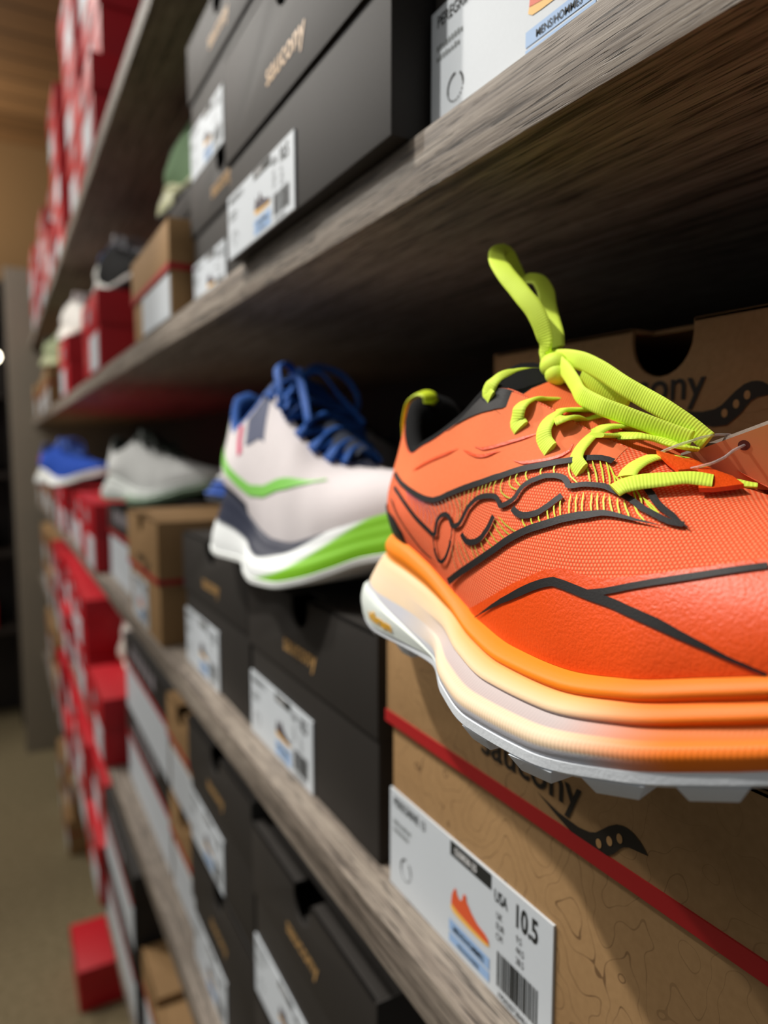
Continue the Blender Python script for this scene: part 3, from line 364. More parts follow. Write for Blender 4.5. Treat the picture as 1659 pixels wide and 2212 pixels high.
def make_label(parent, W, p0, lw, z0, lh, detail, seed, dark=False):
    """size label: paper with printing; detail 2 = all of it, 1 = main blocks, 0 = plain"""
    rnd = random.Random(seed); o = .0012
    mb = MB(); mb.box(-o, .0002, W - p0 - lw, W - p0, z0, z0 + lh); lb = mb.build('label', M['label'], parent, smooth=False)
    if detail == 0: return lb
    kx, kz = lw/.121, lh/.046; P = lambda p: p0 + p*kx; Z = lambda z: z0 + z*kz
    q = o + .0002
    def pt(name, rows, m):
        mb = MB()
        for txt, p, z, size, bold, sx in rows: panel_text(mb, W, txt, P(p), Z(z), size*kz, q, bold*kz, sx*kx/kz)
        mb.build(name, m, lb, smooth=False)
    pt('title_text', [('PEREGRINE 13', .004, .0390, .0060, .00006, .80)], M['print'])
    mb = MB()   # two lines of print too small to read in the photo
    for zz, n_ in ((.0305, 9), (.0268, 8)):
        for i in range(n_):
            h_ = .0020 if rnd.random() < .6 else .0015
            panel(mb, W, P(.004 + i*.0019), P(.004 + i*.0019 + .0011), Z(zz), Z(zz + h_), q)
    mb.build('small_print', M['grey_print'], lb, smooth=False)
    pt('size_text', [('USA', .0865, .0370, .0064, .0001, .72), ('10.5', .0990, .0345, .0118, .0003, .70)]
       + [(a, .088, .0308 - .0040*i, .0038, 0, .75) for i, a in enumerate(('UK', 'EUR', 'CM'))] + [(b, .1005, .0288 - .0040*i, .0038, 0, .75) for i, b in enumerate(('9.5', '44.5', '28.5'))], M['print'])
    mb = MB(); panel(mb, W, P(.055), P(.0845), Z(.0395), Z(.0455), q)
    panel_text(mb, W, 'S20858-25', P(.0585), Z(.0412), .0040*kz, q + .0002, .0001, .85, 1)
    mb.build('style_tag', [M['print'], M['white_print']], lb, smooth=False)
    mb = MB(); p = .089
    while p < .1135:
        wd = rnd.choice([.0003, .0003, .0006, .0009]); panel(mb, W, P(p), P(p + wd), Z(.0050), Z(.0185), q); p += wd + rnd.choice([.0003, .0004, .0007])
    panel_text(mb, W, '195020738461', P(.0895), Z(.0010), .0034*kz, q, 0, .92*kx/kz); mb.build('barcode', M['print'], lb, smooth=False)
    mb = MB(); panel(mb, W, P(.0545), P(.0840), Z(.0074), Z(.0122), q); panel(mb, W, P(.0545), P(.0840), Z(.0026), Z(.0066), q)
    panel_text(mb, W, 'MENS/HOMMES', 0, Z(.0084), .0034*kz, q + .0002, .00003, .86, 1, center=P(.0692))
    panel_text(mb, W, 'MEN/HOMBRE', 0, Z(.0034), .0026*kz, q + .0002, 0, .85, 1, center=P(.0692))
    mb.build('blue_bar', [M['blue_bar'], M['print']], lb, smooth=False)
    mb = MB(); f = lambda L: [(P(.0560 + a*.0275), Z(.0155 + b*.0125 + .008*(1 - a)*0)) for a, b in L]
    panel_poly(mb, W, f(PIC_S), q, 1); panel_poly(mb, W, f(PIC_U), q + .0001, 0)
    mb.build('shoe_picture', [M['pic_dark'] if dark and seed != 11 else M['pic_red'], M['pic_sole']], lb, smooth=False)
    mb = MB(); c, r = (P(.0160), Z(.0130)), .0052   # round foot-shape mark, drawn as a broken ring
    for k in range(20):
        if k in (3, 4): continue
        a0, a1 = k/20*6.283, (k + (.6 if 11 < k < 19 else 1))/20*6.283; w_ = .0009 if k < 11 else .0005
        mb.add([(-q, W - c[0] - R*math.cos(a)*kx, c[1] + R*math.sin(a)*kz) for a, R in ((a0, r), (a1, r), (a1, r - w_), (a0, r - w_))], [(0, 1, 2, 3)])
    mb.build('round_mark', M['print'], lb, smooth=False)
    return lb
def lid_bm(mb, W, H, D, lid, notch=True, th=.0022, mi=0):
    """hinged lid: front flap with a thumb hole in its upper edge, two sides, top with the matching cut"""
    zb, zt = H - lid, H; r = .0155; c = W/2
    arc = [(c + r*math.cos(a), zt - .006 - r*math.sin(a)*1.05) for a in np.linspace(0, math.pi, 13)] if notch else []
    poly = [(0, zb), (0, zt)] + ([(c - r, zt)] + arc[::-1] + [(c + r, zt)] if notch else []) + [(W, zt), (W, zb)]
    mb.prism([(y, z) for y, z in poly], -th, 0, mi)
    mb.box(-th, D, -th, 0, zb, zt, mi); mb.box(-th, D, W, W + th, zb, zt, mi)
    e = .012 if notch else 0
    if notch:
        mb.box(-th, e, 0, c - r, zt - th, zt, mi); mb.box(-th, e, c + r, W, zt - th, zt, mi)
    mb.box(e if notch else -th, D, 0, W, zt - th, zt, mi)
GROUPS = {'kraft': 'kraft shoe boxes with a red line', 'black': 'black shoe boxes with gold lettering', 'red': 'red shoe boxes', 'panel': 'black-lidded shoe boxes with a white front'}
def shoe_box(kind, x, y, z, label, W=.222, H=.128, D=.33, lid=None, detail=1, lab=(0, .121, .0, .046), seed=1, notch=True, rz=0.0, logo_sx=1.0, logo_dx=0.0, logo_dz=0.0):
    r = tag(empty('shoe_box', (x, y, z), rz), label, 'shoe box', GROUPS[kind])
    lid = lid or H*.43
    mbody = {'kraft': M['kraft'], 'black': M['black'], 'red': M['red'], 'panel': M['black']}[kind]
    D = min(D, .594 - x)
    mb = MB(); mb.box(0, D - .003, .0005, W - .0005, 0, H - .026 if notch else H - .003); body = mb.build('body', [mbody], r, bevel=.0015)
    mb = MB(); lid_bm(mb, W, H, D - .003, lid, notch); ld = mb.build('lid', mbody, r, bevel=.0006)
    if kind == 'kraft':
        mb = MB(); zs = H - lid
        mb.box(-.0029, -.0021, -.0028, W + .0028, zs, zs + .0065); mb.box(-.0029, D - .01, -.0029, -.0021, zs, zs + .0065); mb.build('red_line', M['stripe'], ld, smooth=False)
        if detail: logo(ld, W, H - lid + .0155 + logo_dz, M['ink'], swoosh=True, sx=logo_sx, center=W*.5 + logo_dx)
    if kind == 'black' and detail: logo(ld, W, H - lid + .016, M['gold'], sx=logo_sx)
    if kind == 'panel':
        mb = MB(); mb.box(-.0029, -.0021, 0, W, H - lid - .002, H - lid + .006); mb.build('red_line', M['stripe'], ld, smooth=False)
        mb = MB()
        for i in range(5):    # worn silvery lettering, too blurred to read
            p = W*.22 + i*W*.115; panel(mb, W, p, p + W*.075, H - lid + .022, H - lid + .044, .0027); 
        mb.build('logo_lettering', M['silver_print'], ld, smooth=False)
    if kind == 'red':
        mb = MB(); panel(mb, W, W*.38, W*.62, H - lid + .014, H - lid + .040, .0027); mb.build('logo_patch', M['silver_print'], ld, smooth=False)
    if lab: make_label(body, W, lab[0], lab[1], lab[2], lab[3], detail, seed, dark=(kind == 'black'))
    return r

# ---------------------------------------------------------------- shoes
def lerp_curve(L, a):
    xs = [q[0] for q in L]; ys = [q[1] for q in L]; return np.interp(a, xs, ys)
def on_upper(L, off): q = np.array(L, float); return upper_off(q[:, 0], q[:, 1], off)
def dense(P, n):
    P = np.asarray(P, float); k = np.r_[0, np.cumsum(np.linalg.norm(np.diff(P, axis=0), axis=1))]
    return crom(np.column_stack([k, P]), np.linspace(0, k[-1], n))
def ribbon(mb, L, width, off, taper=0, mi=0, side=-1, n=None):
    """thin printed line lying on the upper, L in (a, v)"""
    n = n or max(4, len(L)*2); q = np.array(L, float)
    k = np.r_[0, np.cumsum(np.hypot(np.diff(q[:, 0])*.02, np.diff(q[:, 1])*.07))]
    x = np.linspace(0, k[-1], n); q = np.column_stack([np.interp(x, k, q[:, 0]), np.interp(x, k, q[:, 1])])
    P = upper_off(q[:, 0], q[:, 1], off, side); P2 = upper_off(q[:, 0], q[:, 1], off + .002, side)
    T = np.gradient(P, axis=0); T /= np.linalg.norm(T, axis=1)[:, None] + 1e-12
    B = np.cross(T, P2 - P); B /= np.linalg.norm(B, axis=1)[:, None] + 1e-12
    s = np.linspace(0, 1, n); wd = np.full(n, width/2)
    if taper == 1: wd *= np.clip((1 - s)*4, .05, 1)
    if taper == 2: wd *= np.clip(s*3.5, .12, 1)*np.clip((1 - s)*4, .3, 1)
    if taper == 3: wd *= np.clip(np.minimum(s, 1 - s)*5, .2, 1)
    mb.grid([[P[i] - B[i]*wd[i], P[i] + B[i]*wd[i]] for i in range(n)], mi)
def patch(name, m, parent, a0, a1, lo, hi, off, na=60, nv=14, side=-1):
    A = np.linspace(a0, a1, na); mb = MB()
    rows = [upper_off(np.full(nv, a), np.linspace(lo(a), max(hi(a), lo(a) + .002), nv), off*min(1, 5*min(a - a0, a1 - a) + .3), side) for a in A]
    mb.grid(rows); return mb.build(name, m, parent)
def knit(name, c0, c1, pitch=.0012, amt=1.0, bump=.35):
    m = mat(name, c0, .75, .3); t = NT(m); uv = t.n('ShaderNodeSeparateColor', None, Color=t.n('ShaderNodeAttribute', {'attribute_name': 'dye'}).outputs[0])
    k = 6.2832/pitch
    u = t.math('MULTIPLY', uv.outputs[0], k); v = t.math('MULTIPLY', uv.outputs[1], k*.62)
    row = t.math('ROUND', t.math('MULTIPLY', v, .3183)); sh = t.math('MULTIPLY', row, 3.14159)
    d = t.math('MULTIPLY', t.math('ADD', t.math('SINE', t.math('ADD', u, sh)), 1.0), t.math('ABSOLUTE', t.math('COSINE', v)))
    obj = t.coord(); d2 = t.math('ADD', t.math('MULTIPLY', d, .5), t.math('MULTIPLY', t.noise(obj, 900, 2), .25))
    t.base(t.ramp(d2, [(.15, c0), (.8, c1)])); t.bump(d2, bump, .0006); return m
def lace_mat(name, c, ribs=True):
    m = mat(name, c, .65, .3); t = NT(m); L = t.n('ShaderNodeSeparateColor', None, Color=t.n('ShaderNodeAttribute', {'attribute_name': 'dye'}).outputs[0]).outputs[0]
    s = t.math('SINE', t.math('MULTIPLY', L, 6.2832/.00095)); t.bump(s, .22, .00016)
    t.base(t.ramp(t.math('ADD', t.math('MULTIPLY', s, .5), .5), [(0, tuple(x*.93 for x in c[:3]) + (1,)), (.6, c)])); return m
def strand(name, pts, m, parent, wdt=.0062, th=.0016, n=48, center=.078, frames=None, taper=None):
    P = dense(pts, n); mb = MB()
    if frames is None:
        fr = np.column_stack([np.zeros(n), P[:, 1]*1.6, P[:, 2] - center])
    else: fr = dense(frames, n)
    mb.tube(P, wdt/2, th/2, seg=12, frames=fr, taper=taper)
    L = np.r_[0, np.cumsum(np.linalg.norm(np.diff(P, axis=0), axis=1))]
    mb.col = [(float(L[min(i//12, n - 1)]), 0, 0, 1) for i in range(len(mb.v))]
    return mb.build(name, m, parent)
def lug_bm(mb, c, d, n, L, wd, h):
    """tapered tread block hanging from point c; d along, n outward"""
    c = np.array(c); d = np.array(d); n = np.array(n); z = np.array([0, 0, 1.])
    top = [c + d*L*x + n*wd*y for x, y in ((-.5, -.5), (.5, -.5), (.5, .5), (-.5, .5))]
    bot = [c + d*L*.34*x*2 + n*wd*(.36*y*2 - .05) - z*h for x, y in ((-.5, -.5), (.5, -.5), (.5, .5), (-.5, .5))]
    mb.add(top + bot, [(0,1,2,3), (7,6,5,4), (0,4,5,1), (1,5,6,2), (2,6,7,3), (3,7,4,0)])
def build_shoe(name, loc, heading, label, st, group=None, scale=1.0, detail=1, sz=1.0):
    global UPPER
    keep = UPPER
    if st.get('throat'):   # a wider, lower throat
        wd_, dp_ = st['throat']; UPPER = [q[:5] + (q[5] + wd_*max(0, 1 - abs(q[0] - 8.3)/2.6), q[6] - dp_*max(0, 1 - abs(q[0] - 9.2)/3.4)) + q[7:] for q in UPPER]
    r = tag(empty(name, loc, heading), label, 'shoe', group); r.scale = (scale, scale, scale*sz)
    na, nv = (150, 36) if detail == 2 else (70, 16)
    A = np.linspace(0, 14, na); V = np.linspace(0, 1, nv)
    dA = np.linalg.norm(np.diff(upper_pt(A, A*0 + .3), axis=0), axis=1); arc = np.r_[0, np.cumsum(dA)]
    # upper: both halves, joined at heel and along the toe ridge
    mb = MB()
    for sd in (-1, 1):
        rows = [upper_pt(np.full(nv, a), V, sd) for a in A]
        colr = [[(arc[i] + .3, float(np.linalg.norm(rows[i][-1] - rows[i][0]))*v + .3, 0, 1) for v in V] for i in range(na)]
        mb.grid(rows, 0, colr, flip=sd > 0)
    up = mb.build('upper', st['upper'], r, merge=True)
    # collar lining: rolls over the top line and down inside
    mb = MB(); A2 = np.linspace(0, 5.7, 36); rows = []
    path = [a for a in A2[::-1]]
    def lin(a, sd):
        T = upper_pt([a], [1.0], sd)[0]; c = np.array([.045, 0, T[2]]); d = c - T; d[2] = 0; d /= np.linalg.norm(d); k = min(1, (5.7 - a)*1.2 + .25)
        z = np.array([0, 0, 1.])
        return [T - d*.0002, T + d*.0012*k + z*.0022*k, T + d*.0050*k + z*.0030*k, T + d*.0090*k - z*.0015, T + d*.0105*k - z*.012, T + d*.007 - z*.03, T*np.array([1, 1, 0]) + d*.006 + z*.048]
    for a in A2[::-1]: rows.append(lin(a, -1))
    for a in A2[1:]: rows.append(lin(a, 1))
    mb.grid(rows); mb.build('collar_lining', st['lining'], r, merge=False, angle=70)
    mb = MB(); mb.grid([[(s, -w_, .047), (s, w_, .047)] for s, w_ in [(.012, .012), (.03, .026), (.08, .031), (.13, .034), (.17, .034)]]); mb.build('insole', st['lining'], r)
    # tongue
    mb = MB(); tg = [(.080, .0205, .1255), (.086, .0225, .1225), (.097, .0225, .1165), (.115, .021, .1055), (.135, .017, .0955), (.155, .012, .0868), (.174, .006, .0805)]
    g = crom([(i,) + q for i, q in enumerate(tg)], np.linspace(0, 6, 26)); prof = np.linspace(-1, 1, 9)
    rows = [[(s + (.003*abs(p)**2 if i < 3 else 0), p*w_*1.25, z - .0115*p*p*(w_/.02)) for p in prof] for i, (s, w_, z) in enumerate(g)]
    lowr = [[(s + .001, p*w_*1.2, z - .0115*p*p*(w_/.02) - .005) for p in prof] for i, (s, w_, z) in enumerate(g)]
    cc = [[(s + .3, p*.03 + .3, 0, 1) for p in prof] for (s, w_, z) in g]
    k_ = 8 if detail == 2 else 0; k1 = max(k_, 1)
    mb.grid(rows[k_:], 0, cc[k_:]); mb.grid(rows[:k1 + 1], 1, cc[:k1 + 1]); mb.grid(lowr, 1, cc, flip=True); mb.grid([rows[0], lowr[0]], 1, [cc[0], cc[0]]); mb.build('tongue', [st['tongue'], st['lining'] if detail == 2 else st['tongue']], r, merge=True)
    # midsole
    ns = 60 if detail == 2 else 30; Wk = np.linspace(0, 1, ns); mb = MB(); ring = []
    for sd in (-1, 1):
        rows = [sole_pt(np.full(ns, a), Wk, sd, st.get('amp', 1)) for a in A]
        if st.get('wall'): rows = [st['wall'](a, Wk, q, sd) for a, q in zip(A, rows)]
        n0 = len(mb.mi); mb.grid(rows, 0, [[st['dye'](a, w_) for w_ in Wk] for a in A], flip=sd > 0)
        if st.get('ribbed'): mb.mi[n0:] = [int(.17 < (Wk[j] + Wk[j+1])/2 < .52 and A[i] > 4.6) for i in range(na - 1) for j in range(ns - 1)]
        ring.append(([q[0] for q in rows], [q[-1] for q in rows]))
    for k in (0, 1): mb.grid([[p, q] for p, q in zip(ring[0][k], ring[1][k])], 0, [[st['dye'](a, k)]*2 for a in A])
    ms = mb.build('midsole', [st['midsole']] + ([st['ribbed']] if st.get('ribbed') else []), r, merge=True, angle=60)
    # outsole plate
    mb = MB(); th = .0032; rows = []
    for sd in (-1, 1):
        P = sole_pt(A, A*0, sd); O = P.copy(); c = np.array([.13, 0]); dirn = O[:, :2] - np.column_stack([np.clip(O[:, 0], .02, .24), np.zeros(len(O))]); dirn /= np.linalg.norm(dirn, axis=1)[:, None] + 1e-9
        O[:, :2] += dirn*.0009; z = np.array([0, 0, 1.]); I = P.copy(); I[:, 1] *= .2
        rows.append([[i_ + z*.0002, p + z*.0008, o + z*.0003, o - z*(th*.75), p - z*th, i_ - z*th] for i_, p, o in zip(I, P, O)])
        mb.grid(rows[-1], flip=sd > 0)
    mb.grid([[a[5], b[5]] for a, b in zip(*rows)])
    os_ = mb.build('outsole', st['outsole'], r, merge=True)
    if detail == 2:
        for sd in (-1, 1):
            for a, L, wd, h in [(1.9, .012, .014, .0042), (3.3, .012, .014, .0042), (4.6, .010, .010, .0030), (5.75, .013, .014, .0040), (6.65, .014, .016, .0045), (7.75, .017, .016, .0048), (8.9, .017, .016, .0048), (9.9, .016, .015, .0046), (10.9, .015, .014, .0044), (12., .014, .012, .0042)]:
                p = sole_pt([a], [0], sd)[0]; q = sole_pt([a + .1], [0], sd)[0]; d = q - p; d /= np.linalg.norm(d); n_ = np.cross(d, [0, 0, 1])*(1 if sd < 0 else -1); n_ /= np.linalg.norm(n_)
                if (p[1])*n_[1] < 0: n_ = -n_
                mb = MB(); lug_bm(mb, p - n_*wd*.46 - np.array([0, 0, th*.9]), d, n_, L, wd, h)
                mb.build('lug', st['outsole'], os_, bevel=.0005)
        for s, t_ in [(.02, 0), (.045, .012), (.045, -.012), (.125, .02), (.125, -.02), (.15, 0), (.17, .022), (.17, -.022), (.195, 0), (.215, .014), (.215, -.014)]:
            z = float(np.interp(s, [-.014, .025, .078, .1, .122, .15, .178, .199, .218], [.02, .014, .015, .012, .0096, .0106, .0155, .0218, .0282])) - th*.9
            mb = MB(); lug_bm(mb, (s, t_, z), np.array([1., 0, 0]), np.array([0, 1., 0]), .015, .014, max(.0042, z - .0002) if .11 < s < .16 or s < .05 else .0045); mb.build('lug', st['outsole'], os_, bevel=.0005)
    # plain lacing for the shoes further back
    if detail < 2 and st.get('lace'):
        rows_ = [(5.6, .93), (6.3, .93), (7.0, .93), (7.7, .93), (8.4, .93), (9.1, .93)]
        for i, (a, v) in enumerate(rows_):
            for sd in (-1, 1):
                p = upper_off([a], [v], .0012, sd)[0]; q = upper_off([min(a + .75, 9.6)], [.95], .0012, -sd)[0]; m_ = (p + q)/2 + np.array([0, 0, .006 + .002*(sd > 0)])
                strand('lace', [p, p*.7 + m_*.3 + np.array([0, 0, .0025]), m_, q*.7 + m_*.3 + np.array([0, 0, .0025]), q], st['lace'], r, st.get('lace_w', .0072), .003, 14)
        k = np.array([.090, 0, .1225])
        mb = MB(); mb.tube([k + np.array([0, -.006, 0]), k, k + np.array([0, .006, 0])], .005, .004, 8); mb.col = [(0, 0, 0, 1)]*len(mb.v); mb.build('lace_knot', st['lace'], r)
        for sd in (-1, 1):
            strand('lace_loop', [k, k + np.array([.004, sd*.012, .008]), k + np.array([.016, sd*.028, .003]), k + np.array([.030, sd*.034, -.014]), k + np.array([.028, sd*.030, -.022]), k + np.array([.014, sd*.018, -.012]), k], st['lace'], r, .0062, .0025, 22)
            strand('lace_end', [k, k + np.array([.012, sd*.008, .004]), k + np.array([.032, sd*.016, -.012]), k + np.array([.05, sd*.024, -.028])], st['lace'], r, .0062, .0025, 14)
        for sd in (-1, 1):
            p = upper_off([5.5], [.95], .0012, sd)[0]; strand('lace', [p, p + np.array([0, -sd*.006, .006]), k], st['lace'], r, .0062, .0025, 12)
    for nm, m_, L, wd, tp in st.get('lines', []):
        mb = MB(); ribbon(mb, L, wd, .0006, tp, n=30); mb.build(nm, m_, r)
    for nm, m_, a0, a1, lo, hi in st.get('patches', []):
        patch(nm, m_, r, a0, a1, lo, hi, .0004)
    UPPER = keep
    return r

# ---------------------------------------------------------------- what stands on the shelves (x front, y near side, z)
A_, B_, C_, D_, E_ = (TOPS[k] + .0004 for k in 'abcde')
# middle shelf, near end
shoe_box('kraft', .180, .0918, B_, 'kraft shoe box with red line and white size label, under the orange shoe', H=.1441, lid=.0535, detail=2, lab=(0, .1265, 0, .054), seed=3)
shoe_box('kraft', .250, .0930, B_ + .1446, 'kraft shoe box standing further back behind the orange shoe, thumb hole at top', H=.1445, lid=.070, detail=1, lab=None, logo_dx=-.007, logo_dz=.022)
shoe_box('black', .180, .3285, B_, 'black shoe box with gold lettering directly below the white running shoe', H=.1350, lid=.0600, detail=2, lab=(.0, .130, .0, .052), seed=5)
shoe_box('black', .180, .5560, B_, 'black shoe box left of the one below the white shoe, on the middle shelf', W=.222, H=.145, lid=.064, lab=(.0, .130, .0, .060), seed=6)
shoe_box('black', .385, .430, B_ + .1456, 'black shoe box in the dark behind the white running shoe', H=.130, lab=(.0, .1, .002, .05), seed=7, D=.2)
shoe_box('kraft', .1625, .8350, B_, 'kraft shoe box protruding on the middle shelf, left of two black boxes', W=.205, H=.150, lid=.075, lab=(.02, .11, .004, .06), seed=8)
shoe_box('panel', .180, 1.055, B_, 'black-lidded box with white front below the far white shoe, middle shelf', W=.32, H=.135, lid=.05, lab=(.01, .30, .002, .075), detail=0)
shoe_box('panel', .425, 1.075, B_ + .1355, 'black-lidded box deep on the middle shelf behind the far white shoe', W=.22, H=.12, lid=.05, lab=(.01, .20, .002, .06), detail=0, D=.16)
# upper shelf, near end
shoe_box('black', .170, .0400, A_, 'black shoe box with large white label, at the top right corner', W=.2215, H=.14, lab=(.0, .135, .0, .0500), detail=2, seed=11)
shoe_box('black', .1515, .2655, A_, 'black shoe box with big gold lettering on the upper shelf, edge overhanging', W=.2295, H=.1345, lid=.0700, lab=(.0, .1240, .0006, .0420), detail=2, seed=12)
shoe_box('black', .180, .4985, A_, 'lower of two stacked black shoe boxes on the upper shelf', W=.2085, H=.1250, lid=.052, lab=(.0, .108, .0006, .046), seed=13)
shoe_box('black', .180, .4985, A_ + .1254, 'upper of two stacked black shoe boxes on the upper shelf', W=.2085, H=.1270, lid=.055, lab=(.0, .108, .0006, .046), seed=14)
shoe_box('kraft', .160, .7220, A_, 'kraft shoe box with pale label on the upper shelf, lowest below the green shoe', W=.208, H=.0955, lid=.050, lab=(.06, .145, .0006, .042), detail=0, notch=False)
shoe_box('black', .205, .7300, A_ + .0960, 'black shoe box directly under the green shoe on the upper shelf', W=.20, H=.0660, lab=None, detail=0, notch=False, D=.28)
shoe_box('red', .158, 1.250, A_, 'red shoe box on the upper shelf under the black and white shoe', W=.222, H=.131, lab=(.1, .11, .004, .06), detail=0, notch=False)
shoe_box('red', .158, 1.800, A_, 'red shoe box on the upper shelf under the white shoe, second from near end', W=.222, H=.131, lab=(.02, .11, .004, .06), detail=0, notch=False)
# lower shelf, near end
shoe_box('black', .180, .3300, D_, 'lowest black shoe box nearest the camera, lower shelf, under another black box', H=.1195, lab=(.0, .12, .002, .05), seed=15)
shoe_box('black', .180, .3300, D_ + .12, 'black shoe box with open thumb hole just below the middle shelf edge', H=.155, lid=.062, lab=(.0, .128, .002, .052), seed=16)
shoe_box('black', .180, .5560, D_, 'lower of two black boxes left of the nearest pair, lower shelf', H=.1455, lid=.070, lab=(.0, .13, .0, .056), seed=17)
shoe_box('black', .180, .5560, D_ + .146, 'upper of two black boxes left of the nearest pair, lower shelf', H=.1455, lid=.064, lab=(.0, .13, .003, .058), seed=18)
shoe_box('kraft', .188, .7830, D_, 'lower of two kraft boxes beside black boxes, lower shelf', W=.15, H=.134, lab=(.01, .12, .004, .06), detail=0)
shoe_box('kraft', .188, .7830, D_ + .1345, 'upper of two kraft boxes beside black boxes, lower shelf', W=.15, H=.134, lab=(.01, .12, .004, .06), detail=0)
shoe_box('panel', .190, .9400, D_, 'lower of two black-lidded boxes with white fronts, lower shelf', W=.36, H=.1325, lid=.05, lab=(.005, .35, .0, .075), detail=0, notch=False)
shoe_box('panel', .190, .9400, D_ + .133, 'upper of two black-lidded boxes with white fronts, lower shelf', W=.36, H=.1325, lid=.05, lab=(.005, .35, .0, .075), detail=0, notch=False)
# bottom shelf and floor
shoe_box('kraft', .170, .7800, E_, 'kraft shoe box with dark thumb hole on the bottom shelf, nearest one', H=.134, lab=(.02, .14, .004, .06), detail=0)
shoe_box('kraft', .175, 1.010, E_, 'second kraft shoe box on the bottom shelf, left of the one with thumb hole', W=.12, H=.145, lab=(.01, .09, .004, .06), detail=0, notch=False)
shoe_box('panel', .165, 1.140, E_, 'black-lidded box with white front on the bottom shelf, lower of two', W=.34, H=.1325, lid=.05, lab=(.005, .33, .0, .075), detail=0, notch=False)
shoe_box('panel', .165, 1.140, E_ + .133, 'black-lidded box with white front on the bottom shelf, upper of two', W=.34, H=.1325, lid=.05, lab=(.005, .33, .0, .075), detail=0, notch=False)
shoe_box('red', .125, 1.830, .0006, 'red shoe box standing alone on the floor, sticking out below the shelves', W=.20, H=.115, lab=None, detail=0, notch=False)
# further along: columns of boxes, each box a thing of its own
ORD = ['first', 'second', 'third', 'fourth', 'fifth', 'sixth', 'seventh', 'eighth', 'ninth', 'tenth']
LEV = {'a': 'upper shelf', 'b': 'middle shelf', 'c': 'top shelf', 'd': 'lower shelf', 'e': 'bottom shelf', 'f': 'floor'}
def columns(lev, z, kind, ys, n, H=.131, x=.165, what=None, W=.222):
    for i, y in enumerate(ys):
        m = n[i] if isinstance(n, list) else n
        for k in range(m):
            pos = '' if m == 1 else ', ' + (['lower', 'upper'] if m == 2 else ['bottom', 'middle', 'top'])[k]+ ' box'
            rx = x + ((i*37 + k*53) % 11 - 5)*.0016
            shoe_box(kind, rx, y, z + k*(H + .0005), '%s box, %s, %s of the %s from the near end%s' % (kind, LEV[lev], ORD[i], what or kind + ' columns', pos), W=W, H=H, lab=((.02, .11, .004, .060) if (i + k) % 3 else (.09, .11, .004, .060)), detail=0, notch=False)
columns('c', C_, 'red', [1.215, 1.443, 1.92, 2.148, 2.46, 2.688, 2.92, 3.15], [3, 3, 3, 2, 2, 2, 2, 2])
columns('a', A_, 'kraft', [2.46, 2.70, 2.94, 3.18], 1, what='kraft boxes')
columns('b', B_, 'red', [1.40, 1.63, 1.86, 2.09, 2.32], 1, what='red boxes')
columns('b', B_, 'kraft', [2.58, 2.81, 3.04, 3.27], 1, what='kraft boxes')
columns('d', D_, 'red', [1.340, 1.625, 1.853, 2.081, 2.309, 2.537], [1, 2, 2, 2, 2, 2], x=.160)
columns('d', D_, 'kraft', [2.77, 2.998, 3.226], 2, what='kraft columns')
columns('e', E_, 'red', [1.50, 1.73, 1.96, 2.19, 2.42], 2, x=.160)
columns('e', E_, 'kraft', [2.70, 2.93, 3.16], 2, what='kraft columns')
columns('f', .0006, 'kraft', [2.60, 2.83], 2, x=.175, what='kraft columns')
# goods on the dark unit beyond the aisle's end
for i, (x, z) in enumerate([(-.17, 1.326), (-.17, .926), (-.20, 1.726), (-.17, .526)]):
    shoe_box('red', x - .16, 4.02, z, 'red shoe box on the dark display unit, %s of its four shelves' % ['second', 'third', 'highest', 'lowest'][i], W=.2, H=.12, lab=None, detail=0, notch=False, D=.3)
lampo = tag(empty('wall_spotlight', (.012, 3.90, 1.89)), 'small glowing spotlight on the dark unit at the left edge', 'lamp')
mb = MB(); mb.tube([(0, .095, 0), (0, .03, 0)], .018, seg=16); mb.build('stem', M['print'], lampo)
mb = MB(); mb.tube([(0, .05, 0), (0, .02, 0), (0, -.01, 0)], .032, seg=20, taper=lambda s: .6 + .4*s); mb.build('head', M['print'], lampo)
glow = mat('lamp_glow', (1, .9, .75, 1)); glow.node_tree.nodes['Principled BSDF'].inputs['Emission Color'].default_value = (1, .88, .68, 1); glow.node_tree.nodes['Principled BSDF'].inputs['Emission Strength'].default_value = 14
mb = MB(); mb.add([(.026*math.cos(a), -.012, .026*math.sin(a)) for a in np.linspace(0, 6.283, 21)[:-1]], [tuple(range(20))]); mb.build('lens', glow, lampo)

